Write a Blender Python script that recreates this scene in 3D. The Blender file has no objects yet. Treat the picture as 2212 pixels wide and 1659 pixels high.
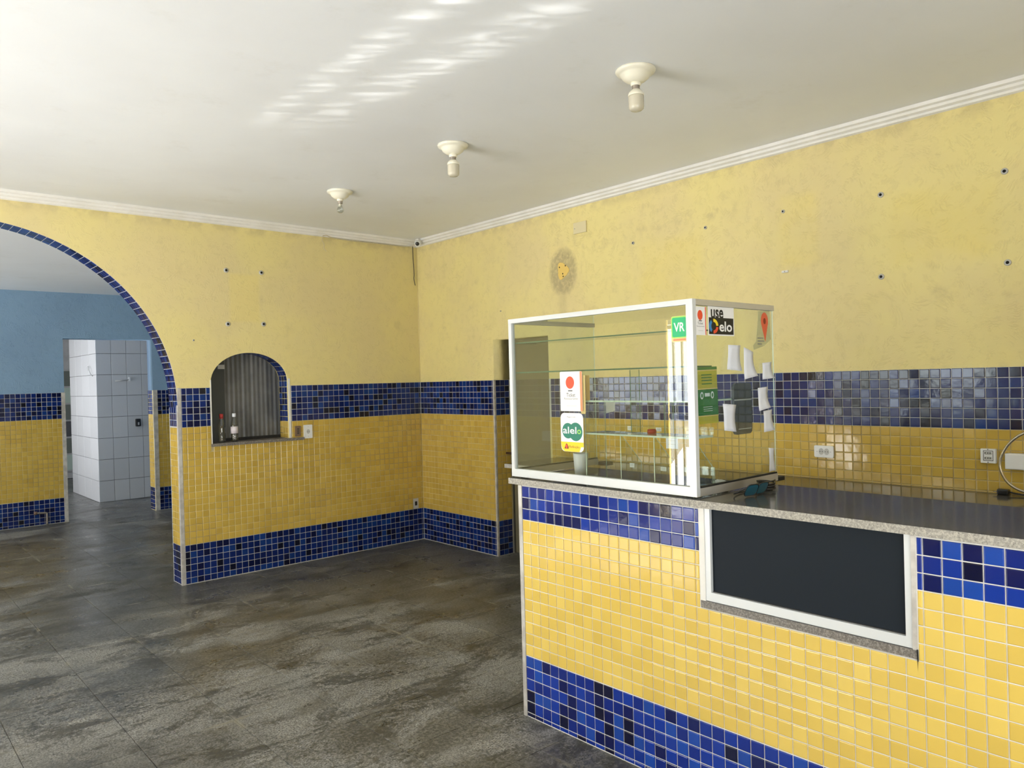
import bpy, bmesh, math, random
from mathutils import Vector, Matrix
rng = random.Random(7)
SC = bpy.context.scene
COL = SC.collection
R = math.radians
CREAM = (.80, .78, .68)

# ------------------------------------------------------------------ camera
F_PX = 1631.08
YAW, PITCH, ROLL = R(41.7979), R(-0.3347), R(-1.4982)
EYE = Vector((4.3223, 6.2027, 1.5596))
FWD = Vector((-math.sin(YAW) * math.cos(PITCH), -math.cos(YAW) * math.cos(PITCH), math.sin(PITCH)))
_r = FWD.cross(Vector((0, 0, 1))).normalized()
_u = _r.cross(FWD)
RIGHT = math.cos(ROLL) * _r + math.sin(ROLL) * _u
UP = -math.sin(ROLL) * _r + math.cos(ROLL) * _u
cam = bpy.data.cameras.new('camera')
cam.sensor_width = 36
cam.sensor_fit = 'HORIZONTAL'
cam.lens = F_PX * 36 / 2212
cam.clip_start = .05
co = bpy.data.objects.new('camera', cam)
COL.objects.link(co)
co.matrix_world = Matrix(((RIGHT.x, UP.x, -FWD.x, EYE.x), (RIGHT.y, UP.y, -FWD.y, EYE.y),
                          (RIGHT.z, UP.z, -FWD.z, EYE.z), (0, 0, 0, 1)))
SC.camera = co


def project(p):
    d = Vector(p) - EYE
    z = d.dot(FWD)
    if z < .1:
        return None
    return 1106 + F_PX * d.dot(RIGHT) / z, 829.5 - F_PX * d.dot(UP) / z, z


# ------------------------------------------------------------------ world, sun, daylight at the openings, added fill, exposure
W = bpy.data.worlds.new('world')
SC.world = W
W.use_nodes = True
wt = W.node_tree
bg = wt.nodes['Background']
sky = wt.nodes.new('ShaderNodeTexSky')
sky.sky_type = 'NISHITA'
sky.sun_disc = False
sky.sun_elevation = R(48)
sky.sun_rotation = R(100)
wt.links.new(sky.outputs[0], bg.inputs[0])
bg.inputs[1].default_value = .12

sun = bpy.data.lights.new('sun', 'SUN')
sun.energy = 84.0
sun.angle = R(.6)
sun.color = (1, .975, .93)
so = bpy.data.objects.new('sun', sun)
COL.objects.link(so)
so.rotation_euler = Vector((-.72, -.03, -.68)).to_track_quat('-Z', 'Y').to_euler()


def area(name, loc, direction, sx, sy, power, color):
    l = bpy.data.lights.new(name, 'AREA')
    l.shape = 'RECTANGLE'
    l.size, l.size_y = sx, sy
    l.energy = power
    l.color = color
    o = bpy.data.objects.new(name, l)
    COL.objects.link(o)
    o.location = loc
    o.rotation_euler = Vector(direction).to_track_quat('-Z', 'Y').to_euler()
    return o


DAY = (.91, .965, 1)
area('daylight_shop_front', (6.80, 2.05, 1.70), (-1, 0, -.05), 2.6, .9, 62, DAY)
area('street_bounce_shop_front', (6.85, 2.05, .42), (-.60, 0, .80), 2.6, .9, 62, (.95, .98, 1))
area('daylight_side_room', (6.72, -2.7, 1.60), (-1, 0, -.12), 2.1, 1.1, 62, DAY)
area('fill_behind', (4.2, 7.6, 1.3), (0, -1, .6), 3.4, 2.3, 140, DAY)  # added fill lamp before the closed near wall; lifts ceiling and arch wall
area('daylight_back_room', (3.9, -5.6, 1.5), (-1, 0, 0), 2.2, 1.4, 62, (.97, .97, 1))

SC.view_settings.view_transform = 'Standard'
SC.view_settings.look = 'None'
SC.view_settings.gamma = 1
SC.view_settings.use_curve_mapping = False
SC.view_settings.exposure = 0.2

# added spot lamp with sun glint streaks for the ceiling drawn in its nodes
spot = bpy.data.lights.new('glint_spot', 'SPOT')
spot.energy = 900
spot.spot_size = R(62)
spot.spot_blend = .1
spot.shadow_soft_size = .01
spot.color = (1, .98, .93)
sp = bpy.data.objects.new('glint_spot', spot)
COL.objects.link(sp)
SPOS = Vector((6.25, 3.1, .25))
sp.location = SPOS
q_ = (Vector((2.1, 3.3, 2.955)) - SPOS).to_track_quat('-Z', 'Y')
sp.rotation_euler = q_.to_euler()
Rm = q_.to_matrix()
spot.use_nodes = True
nt = spot.node_tree
em = nt.nodes['Emission']


class G:
    """small node-graph helper"""
    def __init__(s, nt):
        s.nt = nt

    def n(s, t, **k):
        nd = s.nt.nodes.new(t)
        for a, b in k.items():
            setattr(nd, a, b)
        return nd

    def put(s, sock, v):
        if isinstance(v, bpy.types.NodeSocket):
            s.nt.links.new(v, sock)
        else:
            sock.default_value = v

    def m(s, op, a, b=None, c=None, clamp=False):
        nd = s.n('ShaderNodeMath', operation=op, use_clamp=clamp)
        s.put(nd.inputs[0], a)
        if b is not None:
            s.put(nd.inputs[1], b)
        if c is not None:
            s.put(nd.inputs[2], c)
        return nd.outputs[0]

    def dot(s, a, b):
        nd = s.n('ShaderNodeVectorMath', operation='DOT_PRODUCT')
        s.put(nd.inputs[0], a)
        s.put(nd.inputs[1], b)
        return nd.outputs['Value']

    def comb(s, x, y, z):
        nd = s.n('ShaderNodeCombineXYZ')
        for i, v in enumerate((x, y, z)):
            s.put(nd.inputs[i], v)
        return nd.outputs[0]

    def sep(s, v):
        nd = s.n('ShaderNodeSeparateXYZ')
        s.put(nd.inputs[0], v)
        return nd.outputs

    def noise(s, vec=None, scale=5, detail=4, rough=.55, dist=0):
        nd = s.n('ShaderNodeTexNoise')
        if vec is not None:
            s.put(nd.inputs['Vector'], vec)
        s.put(nd.inputs['Scale'], scale)
        nd.inputs['Detail'].default_value = detail
        nd.inputs['Roughness'].default_value = rough
        nd.inputs['Distortion'].default_value = dist
        return nd.outputs[0]

    def ramp(s, v, lo, hi, a=0., b=1., smooth=True):
        nd = s.n('ShaderNodeMapRange', interpolation_type='SMOOTHSTEP' if smooth else 'LINEAR')
        s.put(nd.inputs[0], v)
        for i, x in enumerate((lo, hi, a, b)):
            s.put(nd.inputs[i + 1], x)
        return nd.outputs[0]

    def mix(s, f, a, b):
        nd = s.n('ShaderNodeMix', data_type='RGBA')
        s.put(nd.inputs[0], f)
        s.put(nd.inputs[6], a if isinstance(a, bpy.types.NodeSocket) else (*a, 1))
        s.put(nd.inputs[7], b if isinstance(b, bpy.types.NodeSocket) else (*b, 1))
        return nd.outputs[2]

    def rect(s, x, y, x0, x1, y0, y1, soft=.02):
        a = s.m('MULTIPLY', s.ramp(x, x0 - soft, x0 + soft), s.ramp(x, x1 - soft, x1 + soft, 1., 0.))
        b = s.m('MULTIPLY', s.ramp(y, y0 - soft, y0 + soft), s.ramp(y, y1 - soft, y1 + soft, 1., 0.))
        return s.m('MULTIPLY', a, b)


g = G(nt)
tc = g.n('ShaderNodeTexCoord')
nv = tc.outputs['Normal']
dx, dy, dz = (g.dot(nv, tuple(Rm[i])) for i in range(3))
hgt = 2.955 - SPOS.z
gx = g.m('ADD', g.m('MULTIPLY', g.m('DIVIDE', dx, dz), hgt), SPOS.x)
gy = g.m('ADD', g.m('MULTIPLY', g.m('DIVIDE', dy, dz), hgt), SPOS.y)
st1 = g.m('POWER', g.m('DIVIDE', g.m('SUBTRACT', gx, 2.62), .065), 2.)
st1 = g.m('EXPONENT', g.m('MULTIPLY', st1, -1.))
off = g.m('ADD', g.m('MULTIPLY', g.m('SUBTRACT', gy, 2.2), -.085), 2.43)
st2 = g.m('POWER', g.m('DIVIDE', g.m('SUBTRACT', gx, off), .095), 2.)
st2 = g.m('EXPONENT', g.m('MULTIPLY', st2, -1.))
strip = g.m('MAXIMUM', st1, st2)
win = g.m('MULTIPLY', g.ramp(gy, 2.15, 2.5), g.ramp(gy, 4.1, 4.8, 1., 0.))
fade = g.ramp(gy, 2.2, 3.9, .5, 1.)
al = g.m('ADD', g.m('MULTIPLY', gx, -.745), g.m('MULTIPLY', gy, .667))
ac = g.m('ADD', g.m('MULTIPLY', gx, .667), g.m('MULTIPLY', gy, .745))
stn = g.noise(g.comb(g.m('MULTIPLY', al, 4.), g.m('MULTIPLY', ac, 17.), 0.), 1.0, 4, .6, .6)
stn = g.m('ADD', g.m('MULTIPLY', g.ramp(stn, .42, .68), 1.), .12)
body = g.m('MULTIPLY', g.m('MULTIPLY', strip, win), g.m('MULTIPLY', stn, fade))
ln = g.m('ABSOLUTE', g.m('SUBTRACT', g.m('ADD', g.m('MULTIPLY', gx, .7496), g.m('MULTIPLY', gy, .6619)), 3.388))
thin = g.m('MULTIPLY', g.ramp(ln, .006, .022, 1., 0.), g.m('MULTIPLY', g.ramp(gy, 2.4, 2.6), g.ramp(gy, 4.0, 4.7, 1., 0.)))
tot = g.m('ADD', body, g.m('MULTIPLY', thin, .14))
nt.links.new(tot, em.inputs['Strength'])

# ------------------------------------------------------------------ materials
MATS = {}


def newmat(name):
    m = bpy.data.materials.new(name)
    m.use_nodes = True
    g = G(m.node_tree)
    b = m.node_tree.nodes['Principled BSDF']
    MATS[name] = m
    return m, g, b


def plain(name, col, rough=.5, metal=0., spec=.5, coat=0.):
    m, g, b = newmat(name)
    b.inputs['Base Color'].default_value = (*col, 1)
    b.inputs['Roughness'].default_value = rough
    b.inputs['Metallic'].default_value = metal
    b.inputs['Specular IOR Level'].default_value = spec
    b.inputs['Coat Weight'].default_value = coat
    return m


def mottled(name, c1, c2, scale, rough=.6, bump=0., bscale=60, detail=5, lo=.35, hi=.65, metal=0., spec=.5):
    m, g, b = newmat(name)
    pos = g.n('ShaderNodeNewGeometry').outputs['Position']
    f = g.ramp(g.noise(pos, scale, detail), lo, hi)
    g.put(b.inputs['Base Color'], g.mix(f, c1, c2))
    b.inputs['Roughness'].default_value = rough
    b.inputs['Metallic'].default_value = metal
    b.inputs['Specular IOR Level'].default_value = spec
    if bump:
        bp = g.n('ShaderNodeBump')
        bp.inputs['Strength'].default_value = bump
        bp.inputs['Distance'].default_value = .004
        g.put(bp.inputs['Height'], g.noise(pos, bscale, 4))
        g.put(b.inputs['Normal'], bp.outputs[0])
    return m


def plaster(name, c1, c2, dirt, extra=None, strength=.45):
    """trowelled textured paint with swirling strokes"""
    m, g, b = newmat(name)
    pos = g.n('ShaderNodeNewGeometry').outputs['Position']
    x, y, z = g.sep(pos)
    big = g.noise(pos, 1.1, 4, .6)
    mid = g.noise(pos, 6, 5, .65)
    col = g.mix(g.ramp(big, .35, .66), c1, c2)
    col = g.mix(g.m('MULTIPLY', g.ramp(mid, .55, .8), .35), col, dirt)
    top = g.m('MULTIPLY', g.ramp(z, 2.80, 2.90), g.ramp(g.noise(pos, 9, 4), .38, .62))
    col = g.mix(g.m('MULTIPLY', top, .5), col, dirt)
    if extra:
        col = extra(g, col, x, y, z, pos)
    # strokes: short curved ridges that turn from patch to patch
    vm = g.n('ShaderNodeVectorMath', operation='ADD')
    nw = g.n('ShaderNodeTexNoise')
    g.put(nw.inputs['Vector'], pos)
    nw.inputs['Scale'].default_value = 2.6
    nw.inputs['Detail'].default_value = 1
    g.put(vm.inputs[0], pos)
    g.put(vm.inputs[1], nw.outputs['Color'])
    wv = g.n('ShaderNodeTexWave', wave_type='BANDS', bands_direction='DIAGONAL')
    g.put(wv.inputs['Vector'], vm.outputs[0])
    wv.inputs['Scale'].default_value = 13
    wv.inputs['Distortion'].default_value = 9
    wv.inputs['Detail'].default_value = 3
    wv.inputs['Detail Scale'].default_value = 2.2
    gate = g.ramp(g.noise(pos, 16, 3, .6), .45, .62)
    hgt = g.m('ADD', g.m('MULTIPLY', wv.outputs['Fac'], gate), g.m('MULTIPLY', g.noise(pos, 70, 5, .6), .5))
    lum = g.ramp(g.m('MULTIPLY', wv.outputs['Fac'], gate), .0, 1., 0., .11)
    col = g.mix(lum, col, dirt)
    g.put(b.inputs['Base Color'], col)
    b.inputs['Roughness'].default_value = .62
    b.inputs['Specular IOR Level'].default_value = .3
    bp = g.n('ShaderNodeBump')
    bp.inputs['Strength'].default_value = strength
    bp.inputs['Distance'].default_value = .006
    g.put(bp.inputs['Height'], hgt)
    g.put(b.inputs['Normal'], bp.outputs[0])
    return m


Y1, Y2, YD, YS = (.77, .665, .29), (.72, .61, .31), (.46, .38, .21), (.79, .655, .22)


def ghosts_right(g, col, x, y, z, pos):
    r1 = g.rect(y, z, 4.52, 5.02, 2.12, 2.50, .06)
    r2 = g.rect(y, z, 2.78, 3.30, 2.0, 2.50, .06)
    r3 = g.rect(y, z, 3.86, 4.1, 2.2, 2.63, .04)
    f = g.m('MAXIMUM', g.m('MAXIMUM', r1, r2), g.m('MULTIPLY', r3, .8))
    col = g.mix(g.m('MULTIPLY', f, g.ramp(g.noise(pos, 4, 4), .3, .7, .25, .65)), col, YS)
    # dirty halo of a wall lamp that was taken down and a run of dirt under it
    dy = g.m('SUBTRACT', y, 2.01)
    dz = g.m('MULTIPLY', g.m('SUBTRACT', z, 2.405), .8)
    d = g.m('SQRT', g.m('ADD', g.m('MULTIPLY', dy, dy), g.m('MULTIPLY', dz, dz)))
    halo = g.m('MULTIPLY', g.ramp(d, .115, .175, 1., 0.), g.ramp(g.noise(pos, 30, 4), .3, .6, .5, 1.))
    run = g.m('MULTIPLY', g.rect(y, z, 1.96, 2.04, 1.85, 2.35, .03), .3)
    col = g.mix(g.m('MULTIPLY', g.m('MAXIMUM', halo, run), .6), col, (.27, .22, .14))
    scuff = g.m('MULTIPLY', g.rect(y, z, 2.0, 3.6, 2.58, 2.66, .05), g.ramp(g.noise(pos, 12, 4), .45, .7))
    return g.mix(g.m('MULTIPLY', scuff, .4), col, YD)


def ghosts_left(g, col, x, y, z, pos):
    r1 = g.rect(x, z, 1.63, 1.885, 2.1, 2.5, .02)
    return g.mix(g.m('MULTIPLY', r1, .42), col, YS)


plaster('plaster_right', Y1, Y2, YD, ghosts_right, .32)
plaster('plaster_left', Y1, Y2, YD, ghosts_left, .17)
plaster('plaster_blue', (.255, .40, .57), (.23, .36, .52), (.15, .24, .36), None, .22)
plaster('plaster_front', (.75, .52, .13), (.72, .5, .14), YD, None, .3)

m, g, b = newmat('ceiling_paint')
pos = g.n('ShaderNodeNewGeometry').outputs['Position']
c = g.mix(g.ramp(g.noise(pos, .9, 4), .35, .7), (.80, .82, .845), (.755, .77, .79))
c = g.mix(g.m('MULTIPLY', g.ramp(g.noise(pos, 3.0, 6, .7), .55, .8), .35), c, (.60, .59, .55))
g.put(b.inputs['Base Color'], c)
b.inputs['Roughness'].default_value = .42
b.inputs['Specular IOR Level'].default_value = .35
bp = g.n('ShaderNodeBump')
bp.inputs['Strength'].default_value = .22
bp.inputs['Distance'].default_value = .01
mp = g.n('ShaderNodeMapping')
mp.inputs['Rotation'].default_value = (0, 0, R(42))
mp.inputs['Scale'].default_value = (1, 3.5, 1)
g.put(mp.inputs[0], pos)
g.put(bp.inputs['Height'], g.noise(mp.outputs[0], 2.4, 3, .5))
g.put(b.inputs['Normal'], bp.outputs[0])

mottled('trim_white', (.80, .79, .76), (.74, .73, .69), 7, .45)
mottled('grout_white', (.80, .79, .76), (.70, .69, .66), 9, .8)
mottled('grout_pale', (.60, .60, .58), (.48, .48, .46), 6, .8)
mottled('grout_cream', (.66, .56, .27), (.40, .33, .18), 3.0, .8, lo=.4, hi=.62)
mottled('concrete_edge', (.62, .61, .58), (.46, .45, .43), 12, .8)


def glaze(name, c, rough=.1, var=.12):
    m, g, b = newmat(name)
    pos = g.n('ShaderNodeNewGeometry').outputs['Position']
    oi = g.n('ShaderNodeObjectInfo').outputs['Random']
    isl = g.n('ShaderNodeNewGeometry').outputs['Random Per Island']
    rr = g.m('FRACT', g.m('ADD', oi, isl))
    col = g.mix(rr, tuple(v * (1 - var) for v in c), tuple(min(1, v * (1 + var)) for v in c))
    g.put(b.inputs['Base Color'], col)
    b.inputs['Roughness'].default_value = rough
    b.inputs['Specular IOR Level'].default_value = .5
    bp = g.n('ShaderNodeBump')
    bp.inputs['Strength'].default_value = .12
    bp.inputs['Distance'].default_value = .003
    g.put(bp.inputs['Height'], g.noise(pos, 35, 2))
    g.put(b.inputs['Normal'], bp.outputs[0])
    return m


BLUES = [glaze('blue_glaze_a', (.006, .034, .30)), glaze('blue_glaze_b', (.005, .022, .22)), glaze('blue_glaze_c', (.010, .060, .36)),
         glaze('blue_glaze_d', (.003, .008, .085)), glaze('blue_glaze_e', (.0025, .004, .030))]
BW = [34, 26, 16, 16, 8]
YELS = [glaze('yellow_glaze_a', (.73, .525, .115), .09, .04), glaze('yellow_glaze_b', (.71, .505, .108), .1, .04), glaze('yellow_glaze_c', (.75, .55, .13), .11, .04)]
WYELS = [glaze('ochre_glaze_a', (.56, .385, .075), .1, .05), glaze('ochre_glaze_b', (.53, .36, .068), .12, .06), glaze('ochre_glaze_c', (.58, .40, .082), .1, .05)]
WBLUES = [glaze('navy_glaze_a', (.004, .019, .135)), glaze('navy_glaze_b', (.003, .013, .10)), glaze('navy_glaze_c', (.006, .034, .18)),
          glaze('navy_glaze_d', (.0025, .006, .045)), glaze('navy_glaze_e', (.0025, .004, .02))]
WHITES = [glaze('white_glaze', (.66, .665, .66), .18, .05)]


def granite(name, base, fleck, dark, rough, scale, wear=False):
    m, g, b = newmat(name)
    pos = g.n('ShaderNodeNewGeometry').outputs['Position']
    n1 = g.noise(pos, scale, 6, .8)
    n2 = g.noise(pos, scale * 1.9, 6, .8)
    c = g.mix(g.ramp(n1, .44, .60), base, fleck)
    c = g.mix(g.ramp(n2, .54, .66), c, dark)
    if wear:
        oi = g.n('ShaderNodeObjectInfo').outputs['Random']
        x, y, z = g.sep(pos)
        # worn pale drag marks and dark ingrained dirt
        mp = g.n('ShaderNodeMapping')
        mp.inputs['Rotation'].default_value = (0, 0, R(6))
        mp.inputs['Scale'].default_value = (1, 1.9, 1)
        g.put(mp.inputs[0], pos)
        w1 = g.noise(mp.outputs[0], .95, 9, .70, .5)
        zone = g.ramp(g.m('ADD', g.m('MULTIPLY', x, .45), g.m('MULTIPLY', y, .9)), 1.0, 3.7)
        w1 = g.m('ADD', w1, g.m('MULTIPLY', zone, .10))
        n3 = g.noise(pos, 38, 6, .75)
        w1 = g.m('ADD', w1, g.m('MULTIPLY', g.m('SUBTRACT', n3, .5), .55))
        wear_f = g.ramp(w1, .49, .66)
        grain = g.mix(g.ramp(n2, .42, .60), (.46, .455, .43), (.10, .098, .09))
        c = g.mix(g.m('MULTIPLY', wear_f, .84), c, grain)
        d1 = g.noise(mp.outputs[0], 2.1, 8, .72, .5)
        d1 = g.m('ADD', d1, g.m('MULTIPLY', g.m('SUBTRACT', n3, .5), -.45))
        c = g.mix(g.m('MULTIPLY', g.ramp(d1, .47, .62), .80), c, (.034, .033, .028))
        d2 = g.noise(pos, 0.55, 3, .6)
        c = g.mix(g.m('MULTIPLY', g.ramp(d2, .48, .62), .45), c, (.048, .044, .031))
        # pale cement smears along some joints
        jx = g.m('PINGPONG', g.m('SUBTRACT', x, 1.755), .2025)
        jy = g.m('PINGPONG', g.m('SUBTRACT', y, 1.872), .2025)
        jj = g.m('MAXIMUM', g.ramp(jx, .004, .016, 1., 0.), g.ramp(jy, .004, .016, 1., 0.))
        js = g.m('MULTIPLY', jj, g.ramp(g.noise(pos, 1.9, 4, .7), .56, .66))
        c = g.mix(g.m('MULTIPLY', js, .6), c, (.34, .32, .25))
        c = g.mix(g.ramp(oi, 0, 1, 0, .18), c, (.050, .049, .042))
        ro = g.ramp(wear_f, 0, 1, rough, rough + .26)
        ro = g.m('ADD', ro, g.m('MULTIPLY', g.ramp(g.noise(pos, 5, 5), .3, .7), .12))
        g.put(b.inputs['Roughness'], ro)
        bp = g.n('ShaderNodeBump')
        bp.inputs['Strength'].default_value = .10
        bp.inputs['Distance'].default_value = .003
        g.put(bp.inputs['Height'], g.noise(pos, 60, 4))
        g.put(b.inputs['Normal'], bp.outputs[0])
    else:
        b.inputs['Roughness'].default_value = rough
    g.put(b.inputs['Base Color'], c)
    return m


granite('floor_granite', (.064, .064, .060), (.20, .20, .188), (.018, .0175, .015), .26, 62, True)
granite('granite_polished', (.060, .058, .054), (.15, .145, .13), (.018, .018, .018), .12, 130)
granite('granite_sawn', (.30, .285, .25), (.50, .47, .41), (.05, .047, .042), .6, 120)
granite('granite_sill', (.13, .115, .10), (.28, .26, .23), (.05, .045, .04), .4, 120)
mottled('floor_joint', (.03, .029, .026), (.12, .115, .10), 2.2, .8)
plain('aluminium', (.62, .61, .59), .38, .55)
mottled('aluminium_worn', (.62, .60, .56), (.44, .42, .39), 14, .5, metal=.25)
plain('aluminium_white', (.64, .665, .675), .35, .1)
plain('rubber_black', (.012, .012, .012), .6)
plain('dark_panel', (.013, .018, .025), .55, spec=.12)
mottled('shutter_metal', (.17, .175, .18), (.11, .115, .12), 4, .42, metal=.35)
plain('shutter_frame', (.050, .055, .057), .5)
plain('plastic_white', (.80, .81, .80), .35)
plain('plastic_cream', (.86, .83, .70), .28)
plain('plastic_grey', (.50, .50, .48), .4)
plain('plastic_brown', (.20, .13, .085), .45)
plain('plastic_black', (.010, .010, .011), .35)
plain('hole_black', (.004, .004, .004), .9)
plain('bulb_opal', (.62, .58, .46), .22, coat=.3)
plain('socket_metal', (.35, .31, .27), .4, .7)
plain('paper', (.76, .79, .87), .7)
plain('paper_white', (.86, .86, .85), .55)
plain('ink_black', (.012, .012, .012), .5)
plain('ink_grey', (.20, .19, .2), .6)
plain('ink_red', (.80, .085, .03), .45)
plain('ink_orange', (.85, .28, .12), .45)
plain('ink_green', (.0, .46, .17), .4)
plain('ink_lime', (.35, .72, .12), .45)
plain('ink_teal', (.008, .19, .125), .4)
plain('ink_yellow', (.88, .62, .012), .4)
plain('ink_blue', (.03, .23, .55), .4)
plain('ink_sun', (.86, .66, .03), .4)
plain('ink_maroon', (.22, .03, .01), .5)
plain('ink_cream', (.85, .62, .28), .5)
plain('flyer_yellow', (.52, .47, .06), .5)
plain('flyer_green', (.045, .20, .055), .5)
plain('pin_red', (.72, .13, .06), .45)
plain('pouch_dark', (.055, .065, .06), .35)
plain('door_taupe', (.165, .145, .085), .5)
plain('brown_metal', (.07, .03, .02), .35, .3)
plain('cup_white', (.70, .72, .76), .4)
plain('cap_red', (.42, .03, .03), .35)
plain('cap_white', (.75, .78, .85), .35)
plain('label_white', (.72, .66, .70), .5)
plain('hose_metal', (.55, .50, .40), .25, .9)
plain('lens_blue', (.012, .10, .16), .08, coat=.5)
plain('tissue', (.78, .78, .80), .8)
plain('bare_yellow', (.78, .56, .15), .7)
plain('wire_dark', (.05, .045, .035), .6)
plain('plate_cream', (.70, .62, .38), .5)
plain('bead_cream', (.80, .68, .34), .6)
plain('wire_cream', (.55, .48, .33), .6)
plain('window_dirty', (.20, .22, .19), .3)
mottled('street', (.19, .187, .182), (.16, .158, .155), 2, .9)
plain('gate_white', (.8, .82, .83), .4)


def glass(name, tint, refl=1., rough=0.0):
    m, g, b = newmat(name)
    nt = m.node_tree
    nt.nodes.remove(b)
    out = nt.nodes['Material Output']
    tr = g.n('ShaderNodeBsdfTransparent')
    tr.inputs[0].default_value = (*tint, 1)
    gl = g.n('ShaderNodeBsdfGlossy')
    gl.inputs['Roughness'].default_value = rough
    gl.inputs[0].default_value = (1, 1, 1, 1)
    geo = g.n('ShaderNodeNewGeometry')
    c = g.m('ABSOLUTE', g.dot(geo.outputs['Normal'], geo.outputs['Incoming']))
    k = g.m('POWER', g.m('SUBTRACT', 1., c, clamp=True), 5.)
    fr = g.m('ADD', g.m('MULTIPLY', k, .96), .04)
    mx = g.n('ShaderNodeMixShader')
    g.put(mx.inputs[0], g.m('MULTIPLY', fr, refl, clamp=True))
    g.put(mx.inputs[1], tr.outputs[0])
    g.put(mx.inputs[2], gl.outputs[0])
    g.put(out.inputs[0], mx.outputs[0])
    return m


glass('glass_pane', (.905, .93, .912), 1.0)
glass('clear_film', (.84, .87, .90), 1.2, .3)
glass('glass_shelf', (.93, .96, .945), 1.0)
glass('glass_bulb', (.80, .82, .80), 1.6)
glass('glass_bottle', (.86, .88, .88), 1.8)
plain('glass_edge', (.55, .66, .56), .15)
plain('glass_edge_green', (.10, .19, .13), .15)

# ------------------------------------------------------------------ mesh helpers


def M(x):
    return MATS[x] if isinstance(x, str) else x


def link(name, me, parent=None, kind=None):
    o = bpy.data.objects.new(name, me)
    COL.objects.link(o)
    if parent is not None:
        o.parent = parent
    if kind:
        o['kind'] = kind
    return o


def build(name, verts, faces, mat, parent=None, kind=None, smooth=False, midx=None):
    me = bpy.data.meshes.new(name)
    me.from_pydata([tuple(v) for v in verts], [], faces)
    for mm in (mat if isinstance(mat, (list, tuple)) else [mat]):
        me.materials.append(M(mm))
    if midx:
        me.polygons.foreach_set('material_index', midx)
    if smooth:
        me.polygons.foreach_set('use_smooth', [True] * len(me.polygons))
    me.update()
    return link(name, me, parent, kind)


def tag(o, label, cat, group=None):
    o['label'] = label
    o['category'] = cat
    if group:
        o['group'] = group
    return o


def thing(name, label, cat, loc=(0, 0, 0), group=None):
    o = bpy.data.objects.new(name, None)
    COL.objects.link(o)
    o.empty_display_size = .05
    o.location = loc
    return tag(o, label, cat, group)


def place(o, parent):
    """child built in world coordinates under an Empty that has a location"""
    o.parent = parent
    o.matrix_parent_inverse = Matrix.Translation(-parent.location)
    return o


BOXF = [(0, 3, 2, 1), (4, 5, 6, 7), (0, 1, 5, 4), (1, 2, 6, 5), (2, 3, 7, 6), (3, 0, 4, 7)]


def box(name, lo, hi, mat, parent=None, kind=None, bevel=0., face_mat=None):
    (a, b, c), (d, e, f) = lo, hi
    vs = [(a, b, c), (d, b, c), (d, e, c), (a, e, c), (a, b, f), (d, b, f), (d, e, f), (a, e, f)]
    if not bevel:
        mats = [mat]
        mi = None
        if face_mat:            # {face number: material}
            mats += list(dict.fromkeys(face_mat.values()))
            mi = [mats.index(face_mat[i]) if i in face_mat else 0 for i in range(6)]
        return build(name, vs, BOXF, mats, parent, kind, midx=mi)
    bm = bmesh.new()
    bv = [bm.verts.new(v) for v in vs]
    for fc in BOXF:
        bm.faces.new([bv[i] for i in fc])
    bmesh.ops.bevel(bm, geom=bm.edges[:], offset=bevel, segments=2, affect='EDGES', profile=.6)
    me = bpy.data.meshes.new(name)
    bm.to_mesh(me)
    bm.free()
    me.materials.append(M(mat))
    return link(name, me, parent, kind)


def frame(origin, u, n):
    """matrix with local x = u, local y = up, local z = n (outwards)"""
    u, n = Vector(u).normalized(), Vector(n).normalized()
    v = n.cross(u)
    o = Vector(origin)
    return Matrix(((u.x, v.x, n.x, o.x), (u.y, v.y, n.y, o.y), (u.z, v.z, n.z, o.z), (0, 0, 0, 1)))


def prism(name, pts, fr, w0, w1, mat, parent=None, kind=None, face=None):
    n = len(pts)
    vs = [fr @ Vector((x, y, w0)) for x, y in pts] + [fr @ Vector((x, y, w1)) for x, y in pts]
    fs = [tuple(range(n - 1, -1, -1)), tuple(range(n, 2 * n))]
    fs += [(i, (i + 1) % n, n + (i + 1) % n, n + i) for i in range(n)]
    mats, mi = [mat], None
    if face:
        mats, mi = [mat, face], [0, 1] + [0] * n
    return build(name, vs, fs, mats, parent, kind, midx=mi)


def rrect(x0, x1, y0, y1, r=0., seg=4):
    if r <= 0:
        return [(x0, y0), (x1, y0), (x1, y1), (x0, y1)]
    out = []
    for cx, cy, a in ((x1 - r, y0 + r, -90), (x1 - r, y1 - r, 0), (x0 + r, y1 - r, 90), (x0 + r, y0 + r, 180)):
        for k in range(seg + 1):
            t = R(a + 90 * k / seg)
            out.append((cx + r * math.cos(t), cy + r * math.sin(t)))
    return out


def ell(cx, cy, rx, ry, n=24):
    return [(cx + rx * math.cos(2 * math.pi * k / n), cy + ry * math.sin(2 * math.pi * k / n)) for k in range(n)]


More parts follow.
